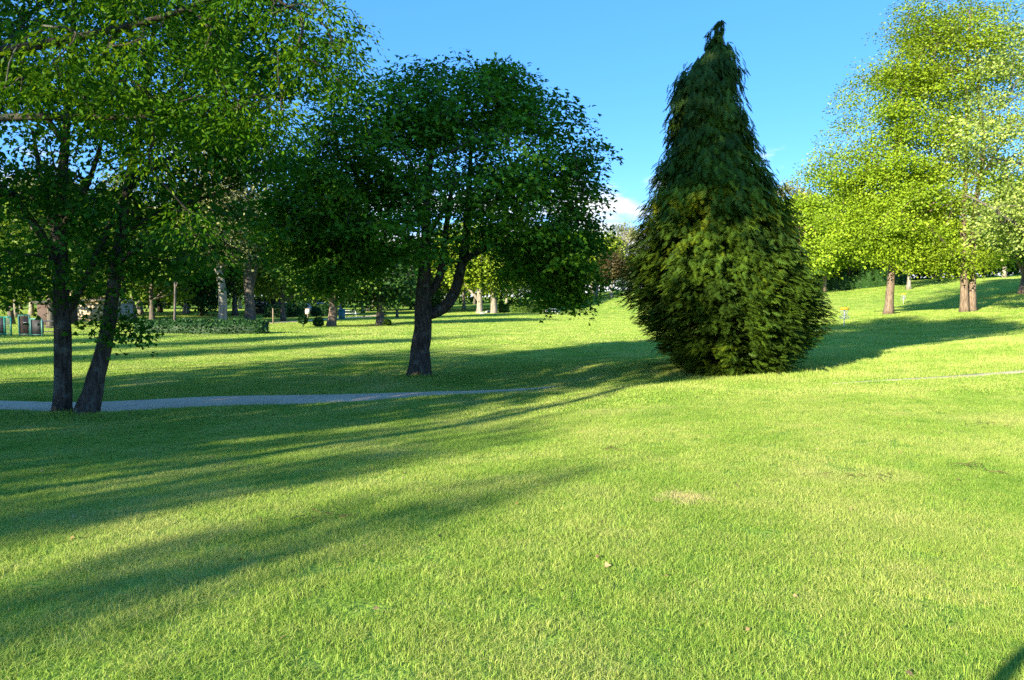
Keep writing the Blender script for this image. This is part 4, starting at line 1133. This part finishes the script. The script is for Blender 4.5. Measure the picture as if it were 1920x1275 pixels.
def basket(px, Y, label, capmat, group):
    b = at_ground(px, Y); b[2] += .04
    root = empty('disc_golf_basket', b, label, 'disc golf basket', group, rz=.4)
    MB().tube([(0,0,-.1),(0,0,1.36)], .036, 10).build('pole', M['polewhite'], root, True)
    # top band: a deep sheet-metal ring with rolled rims and spokes
    ang = np.linspace(0, 2*math.pi, 29)
    def ring(r0, r1, z0, z1):
        n = 28; a = np.linspace(0, 2*math.pi, n, endpoint=False); c = np.c_[np.cos(a), np.sin(a)]
        v = np.concatenate([np.c_[c*r1, np.full(n, z0)], np.c_[c*r1, np.full(n, z1)], np.c_[c*r0, np.full(n, z1)], np.c_[c*r0, np.full(n, z0)]])
        q = []
        for i in range(n):
            j = (i + 1) % n
            for k in range(4): q.append((k*n+i, k*n+j, ((k+1)%4)*n+j, ((k+1)%4)*n+i))
        return v, q
    band_ = MB(); v, q = ring(.30, .325, 1.27, 1.41); band_.add(v, q)
    for k in range(4):
        a = k * math.pi / 4; band_.tube([(-.305*math.cos(a), -.305*math.sin(a), 1.395), (.305*math.cos(a), .305*math.sin(a), 1.395)], .012, 6)
    band_.build('band', capmat, root)
    # chains sag from the band in to the pole
    for k in range(12):
        a = k * math.pi / 6
        r_ = np.array([.27, .245, .20, .14, .07]); z_ = np.array([1.29, 1.12, .97, .87, .80])
        MB().tube(np.c_[r_*math.cos(a), r_*math.sin(a), z_], .010, 5).build('chain', M['steel'], root)
    tray = MB()
    for r_, z_ in ((.33, .80), (.33, .68), (.30, .60), (.16, .60)):
        tray.tube(np.c_[r_*np.cos(ang), r_*np.sin(ang), np.full(29, z_)], .009, 5, False)
    for k in range(24):
        a = k * math.pi / 12; c_, s_ = math.cos(a), math.sin(a)
        tray.tube([(.33*c_, .33*s_, .80), (.33*c_, .33*s_, .66), (.29*c_, .29*s_, .60), (.04*c_, .04*s_, .60)], .006, 4, False)
    tray.build('tray', M['steel'], root)
basket(1583, 55, 'nearer disc golf basket with orange-yellow top beside the cypress', M['yellow'], 'disc golf baskets')
basket(1693, 95, 'farther disc golf basket with lemon-yellow top between the two bare trunks', M['yellow2'], 'disc golf baskets')

def frame_panel(label, px0, px1, Y, h, mat, infill, group):
    x0, x1 = (px0-960)/F*Y, (px1-960)/F*Y; w = x1 - x0
    b = np.array([(x0+x1)/2, Y, gz((x0+x1)/2, Y)])
    root = empty('fence_frame', b, label, 'fence', group)
    for s in (-1, 1):
        MB().tube([(s*w/2, 0, -.05), (s*w/2, 0, h)], .045, 8).build('post', mat, root, True)
    MB().tube([(-w/2, 0, h), (w/2, 0, h)], .045, 8).build('top_rail', mat, root, True)
    MB().tube([(-w/2, 0, .12), (w/2, 0, .12)], .03, 8).build('bottom_rail', mat, root, True)
    pn = MB()
    nbar = max(6, int(w / .09))
    if infill == 'rails':
        pn.tube([(-w/2, .0, h*.55), (w/2, .0, h*.55)], .03, 6); pn.build('middle_rail', mat, root)
    elif infill == 'bars':
        for k in range(1, nbar): pn.tube([(-w/2 + w*k/nbar, .01, .12), (-w/2 + w*k/nbar, .01, h)], .009, 4, False)
        for k in range(1, 9): pn.tube([(-w/2, .02, .12 + (h-.12)*k/9), (w/2, .02, .12 + (h-.12)*k/9)], .009, 4, False)
        pn.build('mesh_infill', mat, root)
    else:
        pn.box((0, .03, h/2), (w - .08, .03, h - .1)); pn.build('panel', M[infill], root)
frame_panel('tall green metal frame cut by the left edge of the picture', -14, 9, 41, 1.05, M['green_paint'], 'dark_panel', 'green metal frames')
frame_panel('green metal frame second from the left edge', 8, 20, 40.6, 1.05, M['green_paint'], 'bars', 'green metal frames')
frame_panel('large green metal frame with a dark panel and white notice', 35, 55, 40.4, 1.15, M['pale_green'], 'brown_panel', 'green metal frames')
frame_panel('low green metal frame left of the twin stems', 57, 78, 40.2, .98, M['pale_green'], 'dark_panel', 'green metal frames')
frame_panel('grey rail fence just left of the twin stems', 80, 116, 44, .75, M['dark_panel'], 'rails', None)
nb_ = on_ground(46, 40.2); no = MB().box((0, 0, .72), (.16, .02, .12)).build('notice', M['white'], None, loc=nb_ + np.array([0, .03, 0]))
tag(no, 'small white notice on the large green frame', 'notice')

def shed(name, label, px0, px1, Y, h, dep, wall, roofm, cat='building', door=True, win=1):
    x0, x1 = (px0-960)/F*Y, (px1-960)/F*Y; w = x1 - x0
    b = np.array([(x0+x1)/2, Y + dep/2, gz((x0+x1)/2, Y)])
    root = empty(name, b, label, cat)
    MB().box((0, 0, h/2 - .1), (w, dep, h + .2)).build('wall', M[wall], root)
    MB().box((0, 0, h + .12), (w + .5, dep + .5, .18)).build('roof', M[roofm], root)
    if door:
        d = MB().box((w*.28, -dep/2 - .02, 1.0), (.95, .05, 2.0)).build('door', M['brown_panel'], root)
        MB().box((w*.28 - .35, -dep/2 - .07, 1.0), (.04, .06, .14)).build('handle', M['steel'], d)
    for k in range(win):
        xx = -w*.35 + k * w*.6/max(1, win)
        f = MB().box((xx, -dep/2 - .02, h*.58), (1.1, .06, .8)).build('window', M['white'], root)
        MB().box((xx, -dep/2 - .04, h*.58), (.95, .06, .66)).build('pane', M['glass'], f)
    return root
shed('garden_building', 'tan rendered low building lit by the sun between the twin stems', 130, 196, 66, 1.75, 5, 'tan', 'tan', door=False, win=0)
shed('annexe', 'taller tan block at the left end of the tan building', 128, 148, 70, 2.6, 4, 'tan', 'roof', door=True, win=0)
shed('shed', 'dark brown shed left of the twin stems', 70, 104, 58, 1.7, 3, 'brown_panel', 'roof', door=False, win=0)
kx = shed('kiosk', 'dark low kiosk by the parking area under the lime-green tree', 474, 517, 96, 2.0, 4, 'dark_panel', 'roof', door=False, win=2)
cn = at_ground(501, 95)
cano = empty('canopy', cn, 'orange peaked canopy behind the dark kiosk', 'canopy')
w = 1.5
cm = MB(); cm.add([(-w,-w,2.3),(w,-w,2.3),(w,w,2.3),(-w,w,2.3),(0,0,3.3),(-w,-w,2.1),(w,-w,2.1),(w,w,2.1),(-w,w,2.1)], [(0,1,6,5),(1,2,7,6),(2,3,8,7),(3,0,5,8)], [(0,4,1),(1,4,2),(2,4,3),(3,4,0)])
cano.location = (cn[0], cn[1] + 7, cn[2])
cm.build('cover', M['orange'], cano)
for sx1 in (-1, 1):
    for sy1 in (-1, 1):
        MB().tube([(sx1*w*.95, sy1*w*.95, 0), (sx1*w*.95, sy1*w*.95, 2.3)], .03, 6).build('leg', M['steel'], cano)

def car(label, px, Y, rz, paint, group='cars parked behind the hedge'):
    b = at_ground(px, Y); b[2] += .05
    root = empty('parked_car', b, label, 'car', group, rz)
    body = [(-2.15,.30),(-2.2,.62),(-2.05,.86),(-1.0,.95),(1.25,.98),(2.05,.96),(2.15,.62),(2.1,.30)]
    bm = MB().prism(body[::-1], -.86, .86); bo = bm.build('body', M[paint], root)
    cab = [(-1.05,.93),(-.35,1.40),(.2,1.47),(1.05,1.42),(1.75,.96)]
    MB().prism(cab[::-1], -.70, .70).build('roof', M[paint], root)
    for s in (-1, 1):
        win_ = [(-.86,.97),(-.30,1.34),(.18,1.40),(.98,1.36),(1.48,.99)]
        y_ = s * .705
        MB().prism(win_[::-1], min(y_, y_ + s*.012), max(y_, y_ + s*.012)).build('side_window', M['glass'], root)
        for x_ in (-1.35, 1.35):
            wh = MB().tube([(x_, s*.70, .32), (x_, s*.89, .32)], .32, 16).build('wheel', M['rubber'], root)
            MB().tube([(x_, s*.885, .32), (x_, s*.905, .32)], .19, 12).build('rim', M['steel'], wh)
        MB().box((-2.13, s*.62, .70), (.12, .34, .12)).build('headlight', M['white'], root)
        MB().box((2.11, s*.66, .76), (.08, .26, .14)).build('tail_light', M['carred'], root)
    MB().add([(-1.03,-.64,.96),(-1.03,.64,.96),(-.38,.62,1.395),(-.38,-.62,1.395)], [(0,3,2,1)]).build('windscreen', M['glass'], root, loc=(-.025, 0, .02))
    MB().add([(1.76,-.64,.97),(1.76,.64,.97),(1.07,.62,1.41),(1.07,-.62,1.41)], [(0,1,2,3)]).build('rear_window', M['glass'], root, loc=(.025, 0, .02))
car('white car parked nearest the dark kiosk', 532, 100, 0.15, 'carwhite')
car('white car parked between the hedge and the notice board', 562, 98, 0.1, 'carwhite')
car('red car parked behind the white ones', 548, 106, 3.3, 'carred')
car('silver car parked right of the notice board', 598, 101, 0.2, 'carsilver')

po = MB().tube([(0,0,-.1),(0,0,1.25)], .05, 8).tube([(0,0,1.25),(0,0,1.33)], [.07,.02], 8).build('bollard_post', M['wood'], None, True, loc=at_ground(512, 60))
tag(po, 'thin wooden post at the edge of the drive', 'post')
sg = empty('notice_board', at_ground(577, 64), 'small notice board on a post by the drive', 'sign')
MB().tube([(0,0,-.1),(0,0,1.2)], .04, 8).build('post', M['wood'], sg, True)
bd = MB().box((0,-.03,1.0), (.42,.05,.52)).build('board', M['wood'], sg)
MB().box((0,-.06,.98), (.34,.02,.40)).build('sheet', M['white'], bd)
bn = empty('litter_bin', at_ground(641, 72), 'blue-green bin right of the stubby-trunked tree', 'bin')
MB().tube([(0,0,0),(0,0,.2),(0,0,.95)], [.26,.30,.34], 14).build('body', M['blue'], bn)
MB().tube([(0,0,.952),(0,0,1.0),(0,0,1.08)], [.37,.37,.22], 14).build('lid', M['blue'], bn)
def table(label, px, Y, rz=.2):
    t = empty('picnic_table', at_ground(px, Y), label, 'picnic table', None, rz)
    for k in range(4): MB().box((0, -.285 + k*.19, .74), (1.8, .17, .045)).build('plank', M['white'], t)
    for s in (-1, 1):
        MB().box((0, s*.72, .44), (1.8, .26, .045)).build('bench', M['white'], t)
        MB().box((s*.65, 0, .40), (.08, 1.5, .08)).build('cross_beam', M['white'], t)
        MB().tube([(s*.65, -.62, 0), (s*.65, -.22, .72)], .045, 4).build('leg', M['white'], t)
        MB().tube([(s*.65, .62, 0), (s*.65, .22, .72)], .045, 4).build('leg', M['white'], t)
table('white picnic table on the grass beyond the drooping maple branch', 1034, 92)
table('white picnic table near the leaning sapling across the field', 655, 84, .5)
def boulder(label, px, Y, r, seed):
    rg = np.random.default_rng(seed); import bmesh
    bm = bmesh.new(); bmesh.ops.create_icosphere(bm, subdivisions=2, radius=r)
    for vv in bm.verts:
        vv.co *= 1 + rg.normal(0, .09); vv.co.z *= .7
    me = bpy.data.meshes.new('boulder'); bm.to_mesh(me); bm.free(); me.materials.append(M['stone'])
    b = at_ground(px, Y); b[2] += r * .35
    tag(link('boulder', me, loc=b), label, 'boulder', 'boulders under the pale trunks')
boulder('pale boulder at the foot of the pale forked tree', 904, 94, .34, 1)
boulder('pale boulder between the pale trunks', 915, 98, .38, 2)

# drive beyond the field
dv = [(*at_ground(px, Y)[:2], w) for px, Y, w in [(380,57,.8),(500,61,.9),(560,66,1.0),(620,73,1.0),(680,82,1.0),(720,92,1.0)]]
strip('drive', dv, M['path'], .05, n=60, cross=5, jag=.05)

# ------------------------------------------------------------------ the photographer: only the shadow shows, in the lower right corner
def cloth_mat():
    m, nt, N, L, out = new_mat('clothes_and_skin')
    p = N.new('ShaderNodeBsdfPrincipled'); p.inputs['Roughness'].default_value = .85
    t = N.new('ShaderNodeTexCoord'); sp = N.new('ShaderNodeSeparateXYZ'); L.new(t.outputs['Object'], sp.inputs[0])
    r = ramp(N, [(0.0, (.02, .02, .02)), (.05, (.04, .06, .12)), (.50, (.06, .07, .09)), (.83, (.45, .28, .20))])
    r.color_ramp.interpolation = 'CONSTANT'
    d = N.new('ShaderNodeMath'); d.operation = 'DIVIDE'; d.inputs[1].default_value = 1.8
    L.new(sp.outputs['Z'], d.inputs[0]); L.new(d.outputs[0], r.inputs[0]); L.new(r.outputs[0], p.inputs['Base Color'])
    L.new(p.outputs[0], out.inputs[0]); return m
px_, py_ = su(-.125, -.46)
J = {'pelvis': (0,0,.95,.135,.11), 'waist': (0,0,1.10,.135,.10), 'chest': (0,0,1.30,.165,.115), 'neckb': (0,.0,1.46,.075,.07), 'neck': (0,.01,1.53,.055,.055), 'head': (0,.03,1.62,.085,.10), 'crown': (0,.02,1.72,.065,.08)}
E = [('pelvis','waist'),('waist','chest'),('chest','neckb'),('neckb','neck'),('neck','head'),('head','crown')]
for s_, sd in ((-1,'l'),(1,'r')):
    J.update({'hip'+sd:(s_*.10,0,.90,.095,.095),'knee'+sd:(s_*.12,.02,.50,.062,.062),'ankle'+sd:(s_*.13,0,.09,.045,.045),'toe'+sd:(s_*.15,.15,.04,.04,.035),
              'sh'+sd:(s_*.19,0,1.42,.065,.065),'el'+sd:(s_*.31,.10,1.24,.048,.048),'wr'+sd:(s_*.14+.10,.30,1.48,.032,.032),'palm'+sd:(s_*.09+.12,.33,1.55,.035,.022)})
    E += [('pelvis','hip'+sd),('hip'+sd,'knee'+sd),('knee'+sd,'ankle'+sd),('ankle'+sd,'toe'+sd),('chest','sh'+sd),('sh'+sd,'el'+sd),('el'+sd,'wr'+sd),('wr'+sd,'palm'+sd)]
    for k in range(4):
        J['f%d%s' % (k, sd)] = (s_*(.05-.012*k)+.12, .36, 1.58+.018*k, .010, .010); J['g%d%s' % (k, sd)] = (s_*(.02-.01*k)+.12, .375, 1.585+.018*k, .008, .008)
        E += [('palm'+sd, 'f%d%s' % (k, sd)), ('f%d%s' % (k, sd), 'g%d%s' % (k, sd))]
    J['th'+sd] = (s_*.045+.12, .31, 1.58, .011, .011); E.append(('palm'+sd, 'th'+sd))
ks = list(J); pm = bpy.data.meshes.new('person')
pm.from_pydata([J[k][:3] for k in ks], [(ks.index(a), ks.index(b)) for a, b in E], [])
person = link('person', pm, loc=(px_, py_, gz(px_, py_) - .08))
person.rotation_euler = (0, 0, -SUN_AZ * .35)
sm_ = person.modifiers.new('skin', 'SKIN')
for k, vv in zip(ks, pm.skin_vertices[0].data if pm.skin_vertices else []): vv.radius = J[k][3:5]
if not pm.skin_vertices:
    pass
else:
    pm.skin_vertices[0].data[0].use_root = True
person.modifiers.new('sub', 'SUBSURF').levels = 1
person.modifiers['sub'].render_levels = 1
pm.materials.append(cloth_mat())
tag(person, 'person taking the picture whose shadow falls on the lawn in the lower right corner', 'person')

# ------------------------------------------------------------------ bits lying in the lawn: dry leaves, twigs and clover heads
M['dry_leaf'] = leaf_mat('dry_leaf', [(0.0, (0.10, 0.065, 0.035)), (0.5, (0.34, 0.24, 0.11)), (1.0, (0.60, 0.50, 0.30))], trans=.1, gloss=.02)
rg = np.random.default_rng(77)
n = 110
yy = rg.uniform(3.0, 17.0, n) ** 1.0; xx = rg.uniform(-1, 1, n) * (.72 * yy + .5)
pos = np.c_[xx, yy, ground_z(xx, yy) + rg.uniform(.02, .045, n)]
lv, lt, ltn = leaves_mesh(pos, unit(rg.normal(size=(n, 3)) * [1, 1, .25]), unit(rg.normal(0, .5, (n, 3)) + [0, 0, 1]), rg.uniform(.02, .045, n), np.clip(rg.normal(.4, .2, n), 0, .75), LEAF_LOBED)
V2, Q2, k2 = [], [], len(lv)
for i in range(46):                                   # twigs in loose groups
    g = [(4.6, 7.2), (5.3, 5.2), (3.3, 6.9), (1.2, 8.6), (-1.5, 5.6), (6.4, 9.8)][i % 6]
    x, y = g[0] + rg.normal(0, .16), g[1] + rg.normal(0, .10); a = rg.uniform(0, 6.28); L_ = rg.uniform(.05, .16)
    z = gz(x, y) + .04
    v, q, _ = tube_arrays([(x, y, z), (x + L_*.5*math.cos(a), y + L_*.5*math.sin(a), z + .012), (x + L_*math.cos(a + .3), y + L_*math.sin(a + .3), z)], [.004, .003, .002], 4, False)
    V2.append(v); Q2.append(q + k2); k2 += len(v)
V2 = np.concatenate(V2)
lit = link('leaf_litter', mesh_np('leaf_litter', np.r_[lv, V2], lt, np.concatenate(Q2), [M['dry_leaf']], tint=np.r_[ltn, np.full(len(V2), .12)]))
tag(lit, 'scattered dry leaves and twigs lying in the lawn', 'leaf litter', kind='stuff')
